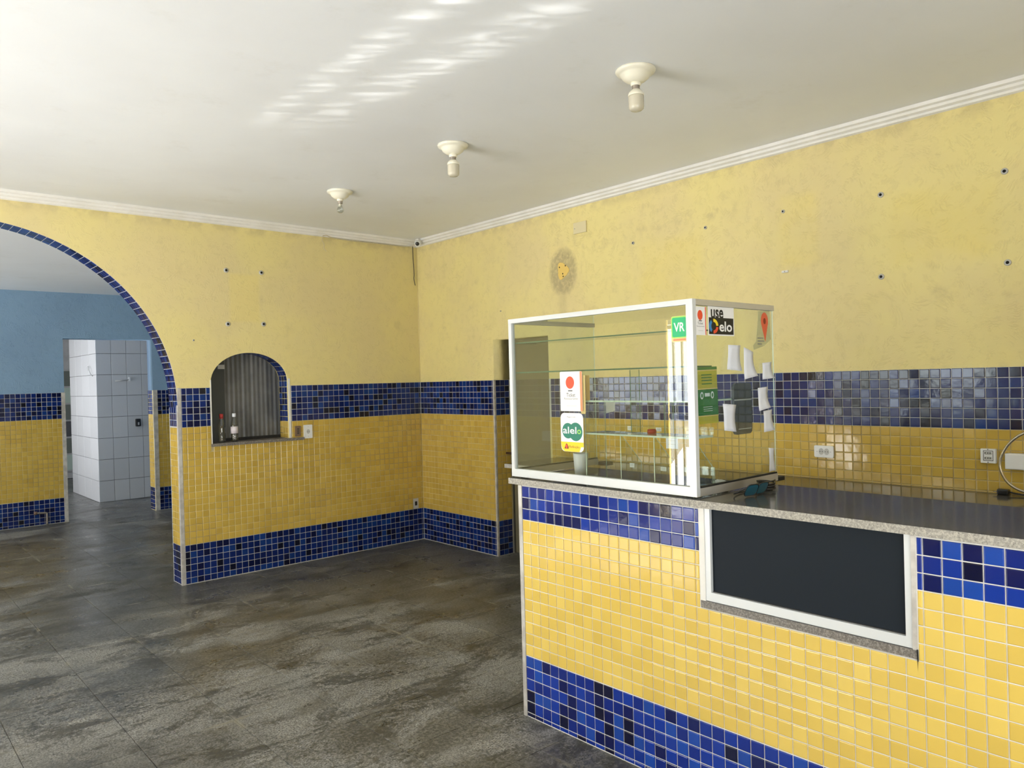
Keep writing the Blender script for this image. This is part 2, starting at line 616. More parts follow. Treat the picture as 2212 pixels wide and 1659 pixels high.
def holed(name, outlines, fr, w0, w1, mat, parent=None, kind=None):
    """flat plate with holes, from 2-D outlines"""
    cu = bpy.data.curves.new(name, 'CURVE')
    cu.dimensions = '2D'
    cu.fill_mode = 'BOTH'
    cu.extrude = (w1 - w0) / 2
    for pts in outlines:
        s = cu.splines.new('POLY')
        s.points.add(len(pts) - 1)
        for p, (x, y) in zip(s.points, pts):
            p.co = (x, y, 0, 1)
        s.use_cyclic_u = True
    o = bpy.data.objects.new('tmp', cu)
    COL.objects.link(o)
    me = bpy.data.meshes.new_from_object(o.evaluated_get(bpy.context.evaluated_depsgraph_get()))
    bpy.data.objects.remove(o)
    bpy.data.curves.remove(cu)
    me.transform(fr @ Matrix.Translation((0, 0, (w0 + w1) / 2)))
    me.materials.clear()
    me.materials.append(M(mat))
    me.name = name
    bm = bmesh.new()
    bm.from_mesh(me)
    bmesh.ops.remove_doubles(bm, verts=bm.verts, dist=1e-5)
    bmesh.ops.recalc_face_normals(bm, faces=bm.faces)
    bm.to_mesh(me)
    bm.free()
    return link(name, me, parent, kind)


def words(name, txt, fr, x, y, w, h, mat, parent, depth=.0004, bold=.0):
    """flat lettering fitted into the box (x, y, w, h) of the frame"""
    cu = bpy.data.curves.new(name, 'FONT')
    cu.body = txt
    cu.resolution_u = 3
    cu.offset = bold
    o = bpy.data.objects.new('tmp', cu)
    COL.objects.link(o)
    me = bpy.data.meshes.new_from_object(o.evaluated_get(bpy.context.evaluated_depsgraph_get()))
    bpy.data.objects.remove(o)
    xs = [v.co.x for v in me.vertices]
    ys = [v.co.y for v in me.vertices]
    sx, sy = w / (max(xs) - min(xs)), h / (max(ys) - min(ys))
    T = Matrix.Translation((x, y, depth)) @ Matrix.Diagonal((sx, sy, 1, 1)) @ Matrix.Translation((-min(xs), -min(ys), 0))
    me.transform(fr @ T)
    me.materials.clear()
    me.materials.append(M(mat))
    return link(name, me, parent)


def lathe(name, prof, mat, parent=None, loc=(0, 0, 0), n=24, smooth=True, axis=None):
    vs, fs = [], []
    for r, z in prof:
        for k in range(n):
            a = 2 * math.pi * k / n
            vs.append(Vector((r * math.cos(a), r * math.sin(a), z)))
    for i in range(len(prof) - 1):
        for k in range(n):
            a, b = i * n + k, i * n + (k + 1) % n
            fs.append((a, b, b + n, a + n))
    fs.append(tuple(range(n - 1, -1, -1)))
    fs.append(tuple(range((len(prof) - 1) * n, len(prof) * n)))
    T = Matrix.Translation(loc)
    if axis is not None:
        T = T @ Vector(axis).to_track_quat('Z', 'Y').to_matrix().to_4x4()
    o = build(name, [T @ v for v in vs], fs, mat, parent, smooth=smooth)
    return o


def catmull(pts, k=6):
    P = [Vector(p) for p in pts]
    P = [2 * P[0] - P[1]] + P + [2 * P[-1] - P[-2]]
    out = []
    for i in range(1, len(P) - 2):
        for j in range(k):
            t = j / k
            a, b, c, d = P[i - 1:i + 3]
            out.append(.5 * (2 * b + (c - a) * t + (2 * a - 5 * b + 4 * c - d) * t * t + (3 * b - a - 3 * c + d) * t ** 3))
    return out + [P[-2]]


def tube(name, pts, r, mat, parent=None, n=8, curve=True):
    P = catmull(pts) if curve and len(pts) > 2 else [Vector(p) for p in pts]
    t0 = (P[1] - P[0]).normalized()
    nrm = t0.orthogonal().normalized()
    vs, fs = [], []
    for i, p in enumerate(P):
        t = (P[min(i + 1, len(P) - 1)] - P[max(i - 1, 0)]).normalized()
        nrm = (nrm - t * nrm.dot(t)).normalized()
        bi = t.cross(nrm)
        for k in range(n):
            a = 2 * math.pi * k / n
            vs.append(p + r * (math.cos(a) * nrm + math.sin(a) * bi))
    for i in range(len(P) - 1):
        for k in range(n):
            a, b = i * n + k, i * n + (k + 1) % n
            fs.append((a, b, b + n, a + n))
    fs.append(tuple(range(n - 1, -1, -1)))
    fs.append(tuple(range((len(P) - 1) * n, len(P) * n)))
    return build(name, vs, fs, mat, parent, smooth=True)


# ------------------------------------------------------------------ tiles
P = .052
GAP = .0038


def tile_geo(w, h, d, bev):
    x, y = w / 2, h / 2
    rings = [(0, 0), (d * .55, 0), (d * .85, bev * .4), (d, bev)]
    vs, fs = [], []
    for z, i in rings:
        vs += [(-x + i, -y + i, z), (x - i, -y + i, z), (x - i, y - i, z), (-x + i, y - i, z)]
    for r in range(3):
        for k in range(4):
            a, b = r * 4 + k, r * 4 + (k + 1) % 4
            fs.append((a, b, b + 4, a + 4))
    fs.append((12, 13, 14, 15))
    return vs, fs


TILE_CACHE = {}


def tile_field(parent, fr, tiles, depth=.0035, bev=.0028, limit=300, min_px=9.0, tilt=.45):
    """tiles: (u, v, w, h, name, material).  The largest in view become parts of their own, the rest one joined part."""
    by = {}
    for t in tiles:
        c = fr @ Vector((t[0], t[1], 0))
        p = project(c)
        size = 0
        if p and -30 < p[0] < 2242 and -30 < p[1] < 1689:
            q = project(fr @ Vector((t[0] + t[2], t[1], 0)))
            s = project(fr @ Vector((t[0], t[1] + t[3], 0)))
            size = max(math.hypot(q[0] - p[0], q[1] - p[1]), math.hypot(s[0] - p[0], s[1] - p[1])) if q and s else 0
        by.setdefault(t[4], []).append((size, t))
    for name, lst in by.items():
        lst.sort(key=lambda a: -a[0])
        one = [t for s, t in lst[:limit] if s >= min_px]
        rest = [t for s, t in lst[:limit] if s < min_px] + [t for s, t in lst[limit:]]
        for t in one:
            u, v, w, h, _, mat = t
            key = (round(w, 4), round(h, 4), depth, bev, mat.name)
            me = TILE_CACHE.get(key)
            if me is None:
                vs, fs = tile_geo(w, h, depth, bev)
                me = bpy.data.meshes.new(name)
                me.from_pydata(vs, [], fs)
                me.materials.append(mat)
                TILE_CACHE[key] = me
            o = bpy.data.objects.new(name, me)
            COL.objects.link(o)
            o.parent = parent
            o.matrix_parent_inverse = parent.matrix_world.inverted() if parent.type != 'EMPTY' else Matrix.Translation(-parent.location)
            rx, ry = (R(rng.gauss(0, tilt)) for _ in range(2))
            o.matrix_basis = fr @ Matrix.Translation((u, v, 0)) @ Matrix.Rotation(rx, 4, 'X') @ Matrix.Rotation(ry, 4, 'Y')
        if rest:
            mats = list({t[5].name: t[5] for t in rest}.values())
            V, Fc, mi = [], [], []
            for u, v, w, h, _, mat in rest:
                vs, fs = tile_geo(w, h, depth, bev)
                rx, ry = (R(rng.gauss(0, tilt)) for _ in range(2))
                T = fr @ Matrix.Translation((u, v, 0)) @ Matrix.Rotation(rx, 4, 'X') @ Matrix.Rotation(ry, 4, 'Y')
                k = len(V)
                V += [T @ Vector(x) for x in vs]
                Fc += [tuple(i + k for i in f) for f in fs]
                mi += [mats.index(mat)] * len(fs)
            o = build(name + 's', V, Fc, mats, None, 'stuff', midx=mi)
            o.parent = parent
            if parent.type == 'EMPTY':
                o.matrix_parent_inverse = Matrix.Translation(-parent.location)


def rows(bands):
    """[(z0, z1, row count, 'b' or 'y')] -> [(z centre, height, kind)] with rows packed down from the top"""
    out = []
    for z0, z1, kind, p in bands:
        z = z1
        while z - z0 > .012:
            h = min(p, z - z0)
            out.append((z - h / 2, h - GAP, kind))
            z -= h
    return out


def grid(u0, u1, bands, ys, bs, skip=None, anchor=None, p=P):
    """tile list for the span u0..u1; columns counted from anchor; skip(u0,u1,v0,v1) -> clipped list or None"""
    ts = []
    anchor = u0 if anchor is None else anchor
    k = math.floor((u0 - anchor) / p + 1e-6)
    while anchor + k * p < u1 - .010:
        a, b = max(u0, anchor + k * p), min(u1, anchor + (k + 1) * p)
        k += 1
        if b - a < .010:
            continue
        for zc, h, kind in rows(bands):
            box_ = (a, b, zc - h / 2, zc + h / 2)
            if skip:
                box_ = skip(*box_)
                if box_ is None:
                    continue
            a2, b2, z0, z1 = box_
            if kind == 'b':
                mat = rng.choices(bs, BW)[0]
            else:
                mat = rng.choice(ys)
            ts.append(((a2 + b2) / 2, (z0 + z1) / 2, b2 - a2 - GAP, z1 - z0, 'blue_tile' if kind == 'b' else 'yellow_tile', mat))
    return ts


Z1 = 5.976 * P            # top of the low blue band
Z2 = Z1 + 18 * P          # foot of the upper blue band
Z3 = Z2 + 6 * P           # top of the tiling
WALLB = [(0.004, Z1, 'b', P), (Z1, Z2, 'y', P), (Z2, Z3, 'b', P)]
H = 2.955

# ------------------------------------------------------------------ floor and ceiling
FIDENT = Matrix.Identity(4)
floor = box('floor', (-2.5, -9.3, -.12), (6.9, 8.2, -.005), 'floor_joint', kind='structure')
FT = .405
ft = []
ix0, iy0 = 1.755, 1.872
for i in range(-11, 13):
    for j in range(-27, 16):
        u, v = ix0 + (i + .5) * FT, iy0 + (j + .5) * FT
        if -2.4 < u < 6.7 and -9.1 < v < 8.0:
            ft.append((u, v, FT - .002, FT - .002, 'floor_tile', MATS['floor_granite']))
tile_field(floor, Matrix.Translation((0, 0, -.006)), ft, depth=.006, bev=.0012, min_px=12, tilt=.03)

box('ceiling', (-.25, -.2, H), (6.9, 8.2, H + .15), 'ceiling_paint', kind='structure')
box('ceiling_side', (-2.5, -4.28, 2.74), (6.9, -.2, 2.9), 'ceiling_paint', kind='structure')
box('ceiling_back', (-2.5, -9.3, 2.74), (4.1, -4.28, 2.9), 'ceiling_paint', kind='structure')

# ------------------------------------------------------------------ wall with the arch (plane y = 0)
AX, AZ, AR = 3.666, 1.405, 1.347
AJ = AX - AR
NX0, NX1, NZ0, NZS, NZT = 1.395, 2.058, 1.10, 1.60, 1.843


def niche_outline(grow=0.):
    cx, hw = (NX0 + NX1) / 2, (NX1 - NX0) / 2 + grow
    pts = [(-(cx - hw), NZ0), (-(cx + hw), NZ0)]
    pts = []
    for k in range(25):
        a = math.pi * k / 24
        pts.append((-(cx + hw * math.cos(a)), NZS + (NZT - NZS + grow) * math.sin(a)))
    return [(-(cx + hw), NZ0 - grow)] + pts + [(-(cx - hw), NZ0 - grow)]


FL = frame((0, 0, 0), (-1, 0, 0), (0, 1, 0))      # local x = -X, y = Z, z = +Y
arch = [(-(AX + AR * math.cos(math.pi * k / 64)), AZ + AR * math.sin(math.pi * k / 64)) for k in range(65)]
outer = [(.2, 0), (.2, H + .02), (-6.9, H + .02), (-6.9, 0), (-(AX + AR), 0)] + arch + [(-AJ, 0)]
wl = holed('wall_left', [outer, niche_outline()], FL, -.2, 0, 'plaster_left', kind='structure')

# tile bed (grout) and tiles
for z0, z1, mat in ((0, Z1, 'grout_pale'), (Z1, Z2, 'grout_cream'), (Z2, Z3, 'grout_pale')):
    for a, b in ((0, NX0 - .022), (NX0 - .022, NX1 + .006), (NX1 + .006, AJ)):
        if (a, b) == (NX0 - .022, NX1 + .006):
            if z0 >= Z2:
                continue
            z1_ = min(z1, NZ0 - .02)
        else:
            z1_ = z1
        prism('grout', rrect(-b, -a, z0, z1_), FL, .0002, .0016, mat, wl)


def skip_niche(u0, u1, v0, v1):
    a, b = -(NX1 + .010), -(NX0 - .026)
    if v1 > NZ0 - .02 and u1 > a and u0 < b:
        if v0 < NZ0 - .035 and not (u0 < a or u1 > b):
            return u0, u1, v0, NZ0 - .02
        if u0 < a - .012:
            return u0, a, v0, v1
        if u1 > b + .012:
            return b, u1, v0, v1
        if v0 < NZ0 - .035:
            return u0, u1, v0, NZ0 - .02
        return None
    return u0, u1, v0, v1


FLT = FL @ Matrix.Translation((0, 0, .0012))
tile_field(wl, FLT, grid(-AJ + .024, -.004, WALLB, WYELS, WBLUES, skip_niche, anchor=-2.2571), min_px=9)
# jamb of the arch and its curved soffit
FJ = frame((AJ, 0, 0), (0, 1, 0), (1, 0, 0))
FJT = FJ @ Matrix.Translation((0, 0, .0012))
for z0, z1, mat in ((0, Z1, 'grout_pale'), (Z1, Z2, 'grout_cream'), (Z2, AZ + .012, 'grout_pale')):
    prism('grout', rrect(-.199, -.001, z0, min(z1, AZ + .012)), FJ, .0002, .0012, mat, wl)
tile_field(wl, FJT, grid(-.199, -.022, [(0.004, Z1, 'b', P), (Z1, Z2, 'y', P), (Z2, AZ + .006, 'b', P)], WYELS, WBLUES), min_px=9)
arc_pts = [(AX + (AR - .0004) * math.cos(math.pi - .06 * 0 - a), AZ + (AR - .0004) * math.sin(math.pi - a)) for a in [math.pi * k / 128 for k in range(129)]]
vs, fs = [], []
for x, z in arc_pts:
    vs += [(x, 0, z), (x, -.2, z)]
for k in range(128):
    fs.append((2 * k, 2 * k + 1, 2 * k + 3, 2 * k + 2))
build('grout', vs, fs, 'grout_pale', wl)
soff = []
na = int(math.pi * AR / P)
for k in range(0, na):
    a = math.pi - (k + .5) * math.pi / na
    cx, cz = AX + (AR - .001) * math.cos(a), AZ + (AR - .001) * math.sin(a)
    n = Vector((-math.cos(a), 0, -math.sin(a)))
    for j in range(4):
        f = frame((cx, -.006 - .049 * (j + .5), cz), n.cross(Vector((0, -1, 0))) * -1, n)
        soff.append((f, rng.choices(WBLUES, BW)[0]))
# the intrados tiles that show, one object each; the hidden half joined
Vs, Fs, Mi = [], [], []
mats = WBLUES
for f, mat in soff:
    vs, fs = tile_geo(P - GAP, .049 - GAP, .003, .0025)
    p = project(f.translation)
    if p and 0 < p[0] < 2212 and 0 < p[1] < 1659:
        key = ('arch', mat.name)
        me = TILE_CACHE.get(key)
        if me is None:
            me = bpy.data.meshes.new('arch_tile')
            me.from_pydata(vs, [], fs)
            me.materials.append(mat)
            TILE_CACHE[key] = me
        o = link('arch_tile', me, wl)
        o.matrix_basis = f
    else:
        k = len(Vs)
        Vs += [f @ Vector(v) for v in vs]
        Fs += [tuple(i + k for i in q) for q in fs]
        Mi += [mats.index(mat)] * len(fs)
build('arch_tiles', Vs, Fs, mats, wl, 'stuff', midx=Mi)
# corner profile of the pier
prism('edge_trim', rrect(-AJ - .004, -AJ + .021, 0, Z3 + .003), FL, .0016, .0062, 'aluminium_worn', wl)
prism('edge_trim', rrect(-.02, .004, 0, AZ + .02), FJ, .0016, .0062, 'aluminium_worn', wl)
prism('edge_trim', rrect(-.2, -.19, 0, AZ), FJ, .0016, .005, 'aluminium_white', wl)
# niche: sill, jamb tiles, edging
sill = prism('sill', [(-NX1 - .012, NZ0 - .022), (-1.262, NZ0 - .022), (-1.262, NZ0 + .002), (-NX1 - .012, NZ0 + .002)], FL, -.185, .022, 'granite_sill', wl)
prism('edge_trim', rrect(-NX1 - .006, -NX1 + .001, NZ0, NZS + .02), FL, -.01, .005, 'trim_white', wl)
prism('edge_trim', rrect(-NX0 + .001, -NX0 + .018, NZ0, NZS + .02), FL, -.01, .005, 'trim_white', wl)
FNJ = frame((NX0, 0, 0), (0, 1, 0), (1, 0, 0)) @ Matrix.Translation((0, 0, .0012))
tile_field(wl, FNJ, grid(-.165, -.012, [(NZ0 + .004, Z2, 'y', P), (Z2, NZS, 'b', P)], WYELS, WBLUES), min_px=9)
cx, hw, hh = (NX0 + NX1) / 2, (NX1 - NX0) / 2, NZT - NZS
for k in range(1, 17):
    a = math.pi * (k - .5) / 17
    x, z = cx - (hw - .001) * math.cos(a), NZS + (hh - .001) * math.sin(a)
    n = Vector((math.cos(a) / hw, 0, -math.sin(a) / hh)).normalized()
    seg = math.hypot(hw * math.sin(a), hh * math.cos(a)) * math.pi / 17
    for j in range(3):
        f = frame((x, -.012 - .051 * (j + .5), z), n.cross(Vector((0, -1, 0))) * -1, n)
        vs, fs = tile_geo(seg - .003, .047, .003, .0025)
        o = build('niche_tile', vs, fs, rng.choices(WBLUES, BW)[0], wl)
        o.matrix_basis = f
# metal shutter that closes the hatch, with its frame plate
sh = thing('roller_shutter', 'dark grey corrugated metal shutter closing the arched hatch', 'shutter', (1.64, -.185, NZ0))
vs, fs = [], []
nn = 120
for k in range(nn + 1):
    x = 1.30 + .60 * k / nn
    w = .0016 * math.sin(k / nn * math.pi * 2 * 15) + .0010 * math.sin(k / nn * 40)
    vs += [(x, -.180 + w, NZ0 - .03), (x, -.180 + w, NZT + .06)]
for k in range(nn):
    fs.append((2 * k, 2 * k + 2, 2 * k + 3, 2 * k + 1))
place(build('corrugated_sheet', vs, fs, 'shutter_metal', smooth=True), sh)
place(box('frame_plate', (1.885, -.185, NZ0), (2.10, -.160, NZT + .05), 'shutter_frame'), sh)
place(box('bottom_rail', (1.30, -.172, NZ0 + .003), (1.885, -.166, NZ0 + .028), 'rubber_black'), sh)
place(box('latch_plate', (1.885, -.158, 1.712), (1.942, -.148, 1.748), 'plastic_grey'), sh)

# ------------------------------------------------------------------ right-hand wall (plane x = 0)
FR = frame((0, 0, 0), (0, 1, 0), (1, 0, 0))       # local x = Y, y = Z
DY0, DY1, DZ = 1.13, 1.822, 1.915
wr = holed('wall_right', [[(-.2, 0), (DY0, 0), (DY0, DZ), (DY1, DZ), (DY1, 0), (8.2, 0), (8.2, H + .02), (-.2, H + .02)]], FR, -.2, 0, 'plaster_right', kind='structure')
for z0, z1, mat in ((0, Z1, 'grout_pale'), (Z1, Z2, 'grout_cream'), (Z2, Z3, 'grout_pale')):
    prism('grout', rrect(.002, DY0, z0, z1), FR, .0002, .0016, mat, wr)
    prism('grout', rrect(DY1, 8.0, z0, z1), FR, .0002, .0016, mat, wr)
FRT = FR @ Matrix.Translation((0, 0, .0012))
ANCH = 3.9141
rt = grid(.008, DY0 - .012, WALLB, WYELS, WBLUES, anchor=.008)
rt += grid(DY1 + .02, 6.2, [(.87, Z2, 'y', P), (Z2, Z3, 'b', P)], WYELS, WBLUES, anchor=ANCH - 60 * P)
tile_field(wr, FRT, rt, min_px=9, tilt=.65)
prism('edge_trim', rrect(DY0 - .012, DY0 + .003, 0, Z3 + .002), FR, .0016, .006, 'aluminium_worn', wr)
FRV = frame((0, DY0, 0), (-1, 0, 0), (0, 1, 0))     # reveal of the doorway, facing +Y
for z0, z1, mat in ((0, Z1, 'grout_pale'), (Z1, Z2, 'grout_cream'), (Z2, Z3, 'grout_pale')):
    prism('grout', rrect(.001, .19, z0, z1), FRV, .0002, .0012, mat, wr)
tile_field(wr, FRV @ Matrix.Translation((0, 0, .0012)), grid(.016, .175, WALLB, WYELS, WBLUES), min_px=9)
prism('edge_trim', rrect(-.003, .013, 0, Z3 + .002), FRV, .0014, .005, 'aluminium_worn', wr)
tube('corner_bead', [(.004, .004, Z3), (.004, .004, H - .06)], .0032, 'bead_cream', wr, curve=False)
door = box('door_1', (-.235, DY0 - .04, .005), (-.200, DY1 + .05, DZ + .03), 'door_taupe', kind='structure')
box('hinge', (-.2, DY0 + .004, DZ - .09), (-.185, DY0 + .016, DZ - .02), 'plastic_black', door)
box('frame_strip', (-.2, DY0 + .001, .005), (-.188, DY0 + .014, DZ - .1), 'wire_dark', door)
tube('handle', [(-.2, DY0 + .06, .905), (-.135, DY0 + .06, .905), (-.125, DY0 + .05, .905), (-.122, DY0 - .055, .905)], .010, 'brown_metal', door)

# cornices
prof = [(0, H), (.056, H), (.052, 2.938), (.036, 2.932), (.034, 2.918), (.018, 2.910), (.016, 2.898), (0, 2.892)]
vs = [(-.0, y, z) for y, z in prof] + [(6.6, y, z) for y, z in prof]
n = len(prof)
build('trim_1', vs, [(i, i + 1, n + i + 1, n + i) for i in range(n - 1)], 'trim_white', kind='structure')
vs = [(y, 0., z) for y, z in prof] + [(y, 8., z) for y, z in prof]
build('trim_2', vs, [(i + 1, i, n + i, n + i + 1) for i in range(n - 1)], 'trim_white', kind='structure')

# ------------------------------------------------------------------ side room seen through the arch
BY = -4.08
BX0, BX1, BZ = 1.305, 2.300, 2.19
FB = frame((0, BY, 0), (-1, 0, 0), (0, 1, 0))
wb = holed('wall_back', [[(2.5, 0), (2.5, 2.76), (-6.9, 2.76), (-6.9, 0), (-BX1, 0), (-BX1, BZ), (-BX0, BZ), (-BX0, 0)]], FB, -.2, 0, 'plaster_blue', kind='structure')
bands = [(0.004, .293, 'b', P), (.293, 1.233, 'y', P), (1.233, 1.543, 'b', P)]
for z0, z1, mat in ((0, .293, 'grout_pale'), (.293, 1.233, 'grout_cream'), (1.233, 1.543, 'grout_pale')):
    prism('grout', rrect(-6.8, -BX1 - .03, z0, z1), FB, .0002, .0016, mat, wb)
    prism('grout', rrect(-BX0 + .05, 1.0, z0, z1), FB, .0002, .0016, mat, wb)
FBT = FB @ Matrix.Translation((0, 0, .0012))
bt = grid(-4.2, -BX1 - .03, bands, WYELS, WBLUES, anchor=-BX1 - .03) + grid(-BX0 + .05, -.3, bands, WYELS, WBLUES)
tile_field(wb, FBT, bt, min_px=10)
prism('edge_trim', rrect(-BX1 - .035, -BX1 + .006, 0, 1.546), FB, .0016, .012, 'aluminium_worn', wb)
prism('edge_trim', rrect(-BX0 - .002, -BX0 + .05, 0, 1.546), FB, .0016, .012, 'aluminium_worn', wb)
FBJ = frame((BX0, BY, 0), (0, 1, 0), (1, 0, 0))
prism('grout', rrect(-.2, 0, 0, 1.543), FBJ, .0002, .0012, 'grout_cream', wb)
tile_field(wb, FBJ @ Matrix.Translation((0, 0, .0012)), grid(-.2, -.02, bands, WYELS, WBLUES), min_px=9)
wsr = box('wall_side', (-2.5, -4.28, 0), (-.25, -.2, 2.75), 'plaster_blue', kind='structure')
pipe = thing('pipe_stub', 'grey pipe stub with elbow low on the blue tiles beside the back doorway', 'pipe', (2.5, BY, .1))
place(tube('pipe', [(2.52, BY + .03, 0), (2.52, BY + .03, .12), (2.53, BY + .03, .14), (2.58, BY + .03, .145), (2.64, BY + .03, .15)], .012, 'socket_metal'), pipe)
place(lathe('collar', [(.02, 0), (.02, .03)], 'plastic_brown', None, (2.62, BY + .03, .15), 12, axis=(1, 0, 0)), pipe)

# back room: a pier clad in big white tiles
WP = .296
mottled('grout_dark', (.20, .20, .195), (.14, .14, .135), 6, .8)
wf = box('wall_far', (-2.4, -7.03, 0), (1.632, -5.455, 2.75), 'grout_dark', kind='structure')
FW = frame((0, -5.455, 0), (-1, 0, 0), (0, 1, 0))
FWS = frame((1.632, 0, 0), (0, 1, 0), (1, 0, 0))
wtl = []
for r in range(10):
    z0, z1 = r * WP, min((r + 1) * WP, 2.74)
    if z1 - z0 < .03:
        continue
    for c in range(8):
        x1 = 1.640 - c * .196
        wtl.append((-(x1 - .098), (z0 + z1) / 2, .192, z1 - z0 - .005, 'white_tile', WHITES[0]))
tile_field(wf, FW, wtl, depth=.008, bev=.002, tilt=.25)
wtl = []
for r in range(10):
    z0, z1 = r * WP, min((r + 1) * WP, 2.74)
    if z1 - z0 < .03:
        continue
    for c in range(4):
        y1 = -5.455 - c * .3925
        wtl.append((y1 - .196, (z0 + z1) / 2, .3875, z1 - z0 - .005, 'side_tile', WHITES[0]))
tile_field(wf, FWS, wtl, depth=.008, bev=.002, tilt=.25)
box('wall_rear', (-2.4, -9.3, 0), (4.1, -9.2, 2.75), 'grout_pale', kind='structure')
box('wall_end', (4.0, -9.2, 0), (4.1, -4.28, 2.75), 'grout_pale', kind='structure')
w1 = box('window_1', (.80, -9.2, .12), (1.95, -9.17, 1.95), 'plastic_grey', kind='structure')
for k in range(4):
    for j in range(6):
        box('pane', (.83 + k * .28, -9.17, .15 + j * .30), (1.08 + k * .28, -9.165, .42 + j * .30), ('window_dirty', 'glass_edge', 'window_dirty', 'shutter_metal')[(k + j * 3) % 4], w1)
w2 = box('window_2', (.62, -5.45, 1.02), (.94, -5.437, 1.92), 'plastic_white', kind='structure')
for j in range(4):
    box('pane', (.645, -5.437, 1.05 + j * .215), (.915, -5.432, 1.245 + j * .215), 'brown_metal' if j % 2 else 'window_dirty', w2)
sd = thing('soap_dispenser', 'small black dispenser on the white tiled pier', 'dispenser', (1.12, -5.44, 1.03))
place(box('body', (1.085, -5.447, 1.03), (1.155, -5.41, 1.14), 'plastic_black', bevel=.012), sd)
place(box('window_strip', (1.108, -5.411, 1.05), (1.128, -5.407, 1.09), 'plastic_grey'), sd)
hk = thing('towel_hook', 'small bent metal hook on the side face of the white tiled pier', 'hook', (1.64, -5.6, 1.8))
place(tube('hook', [(1.64, -5.62, 1.76), (1.67, -5.63, 1.80), (1.67, -5.72, 1.88), (1.66, -5.80, 1.90), (1.65, -5.82, 1.85)], .007, 'plastic_grey'), hk)
tb = thing('wall_bracket', 'small pale broken bracket on the front of the white tiled pier', 'bracket', (1.3, -5.44, 1.7))
place(tube('rod', [(1.40, -5.43, 1.685), (1.22, -5.43, 1.70)], .008, 'plastic_grey', curve=False), tb)
place(box('plate', (1.20, -5.447, 1.68), (1.225, -5.42, 1.74), 'plastic_white', bevel=.004), tb)

# ------------------------------------------------------------------ shop front and street (outside the frame; seen in reflections)
FF = frame((6.5, 0, 0), (0, 1, 0), (1, 0, 0))
holed('wall_front', [[(-4.3, 0), (-4.3, 3.1), (8.2, 3.1), (8.2, 0)], [(1.05, .002), (3.35, .002), (3.35, 2.18), (1.05, 2.18)],
                     [(-3.75, .95), (-1.6, .95), (-1.6, 2.18), (-3.75, 2.18)]], FF, 0, .05, 'plaster_front', kind='structure')
FN = frame((0, 7.8, 0), (1, 0, 0), (0, -1, 0))
box('wall_near', (-.2, 7.8, 0), (6.7, 7.95, 3.1), 'plaster_front', kind='structure')
box('ground', (6.9, -12, -.2), (22, 18, -.02), 'street', kind='structure')
gate = thing('security_gate', 'white barred security gate of the shop front', 'gate', (6.55, 3.0, 0))
for k in range(9):
    y = 1.13 + k * .115
    place(box('bar', (6.53, y - .011, .05), (6.552, y + .011, 2.14), 'gate_white'), gate)
for z in (.08, 1.1, 2.1):
    place(box('rail', (6.525, 1.06, z - .02), (6.557, 2.12, z + .02), 'gate_white'), gate)

# ------------------------------------------------------------------ ceiling lamps
LB = [(.0905, 0), (.092, -.006), (.088, -.013), (.076, -.017), (.068, -.022), (.062, -.036), (.045, -.050), (.028, -.056)]


def lamp(y, label, kind):
    t = thing('ceiling_lamp', label, 'lamp', (1.575, y, H), 'ceiling lamps in a row')
    p = (1.575, y, H)
    place(lathe('ceiling_rose', LB, 'plastic_cream', None, p, 32), t)
    place(lathe('socket', [(.023, -.054), (.023, -.069), (.020, -.072)], 'plastic_cream', None, p, 20), t)
    place(lathe('screw_base', [(.0175, -.070), (.0185, -.074), (.0165, -.078), (.0175, -.086), (.017, -.09)], 'socket_metal', None, p, 20), t)
    if kind == 'cap':
        place(lathe('bulb_collar', [(.017, -.088), (.024, -.094), (.033, -.103), (.0355, -.110), (.0365, -.114), (.0355, -.118)], 'plastic_cream', None, p, 24), t)
        place(lathe('bulb', [(.0345, -.117), (.0355, -.125), (.035, -.165), (.033, -.176), (.025, -.184), (.001, -.187)], 'bulb_opal', None, p, 24), t)
    else:
        place(lathe('bulb_neck', [(.010, -.088), (.011, -.104), (.013, -.110)], 'plastic_cream', None, p, 16), t)
        place(lathe('bulb', [(.013, -.104), (.017, -.114), (.024, -.128), (.025, -.139), (.021, -.150), (.011, -.157), (.001, -.158)], 'glass_bulb', None, p, 24), t)
    return t


lamp(4.03, 'cream ceiling lamp with capped opal bulb, nearest to the glass showcase', 'cap')
lamp(2.66, 'cream ceiling lamp with capped opal bulb, middle one of the three', 'cap')
lamp(1.315, 'cream ceiling lamp with small bare clear bulb, nearest to the arch wall', 'bare')

# ------------------------------------------------------------------ counter
CX = 1.975
CY0, CY1 = 3.622, 6.02
PY0, PY1, PZ0 = 4.590, 5.325, .732
PT = .0523
counter = thing('counter', 'yellow and blue tiled counter with dark panel set in its front', 'counter', (CX - .25, 4.8, 0))
FC = frame((CX, 0, 0), (0, 1, 0), (1, 0, 0))
CB1, CB2, CBT = .283, .912, 1.068
core = holed('body', [[(CY0 - .012, 0), (CY1, 0), (CY1, 1.072), (PY1, 1.072), (PY1, PZ0), (PY0, PZ0), (PY0, 1.072), (CY0 - .012, 1.072)]], FC, -.40, -.004, 'concrete_edge')
place(core, counter)


def c_prism(name, pts, w0, w1, mat, face=None):
    return place(prism(name, pts, FC, w0, w1, mat, None, face=face), counter)


c_prism('grout', rrect(CY0, PY0 - .004, 0, 1.070), -.004, -.0022, 'grout_white')
c_prism('grout', rrect(PY1 + .008, CY1, 0, 1.070), -.004, -.0022, 'grout_white')
c_prism('grout', rrect(PY0 - .004, PY1 + .008, 0, PZ0 - .03), -.004, -.0022, 'grout_white')
cb = [(.003, CB1, 'b', PT), (CB1, CB2, 'y', PT), (CB2, CBT, 'b', PT)]


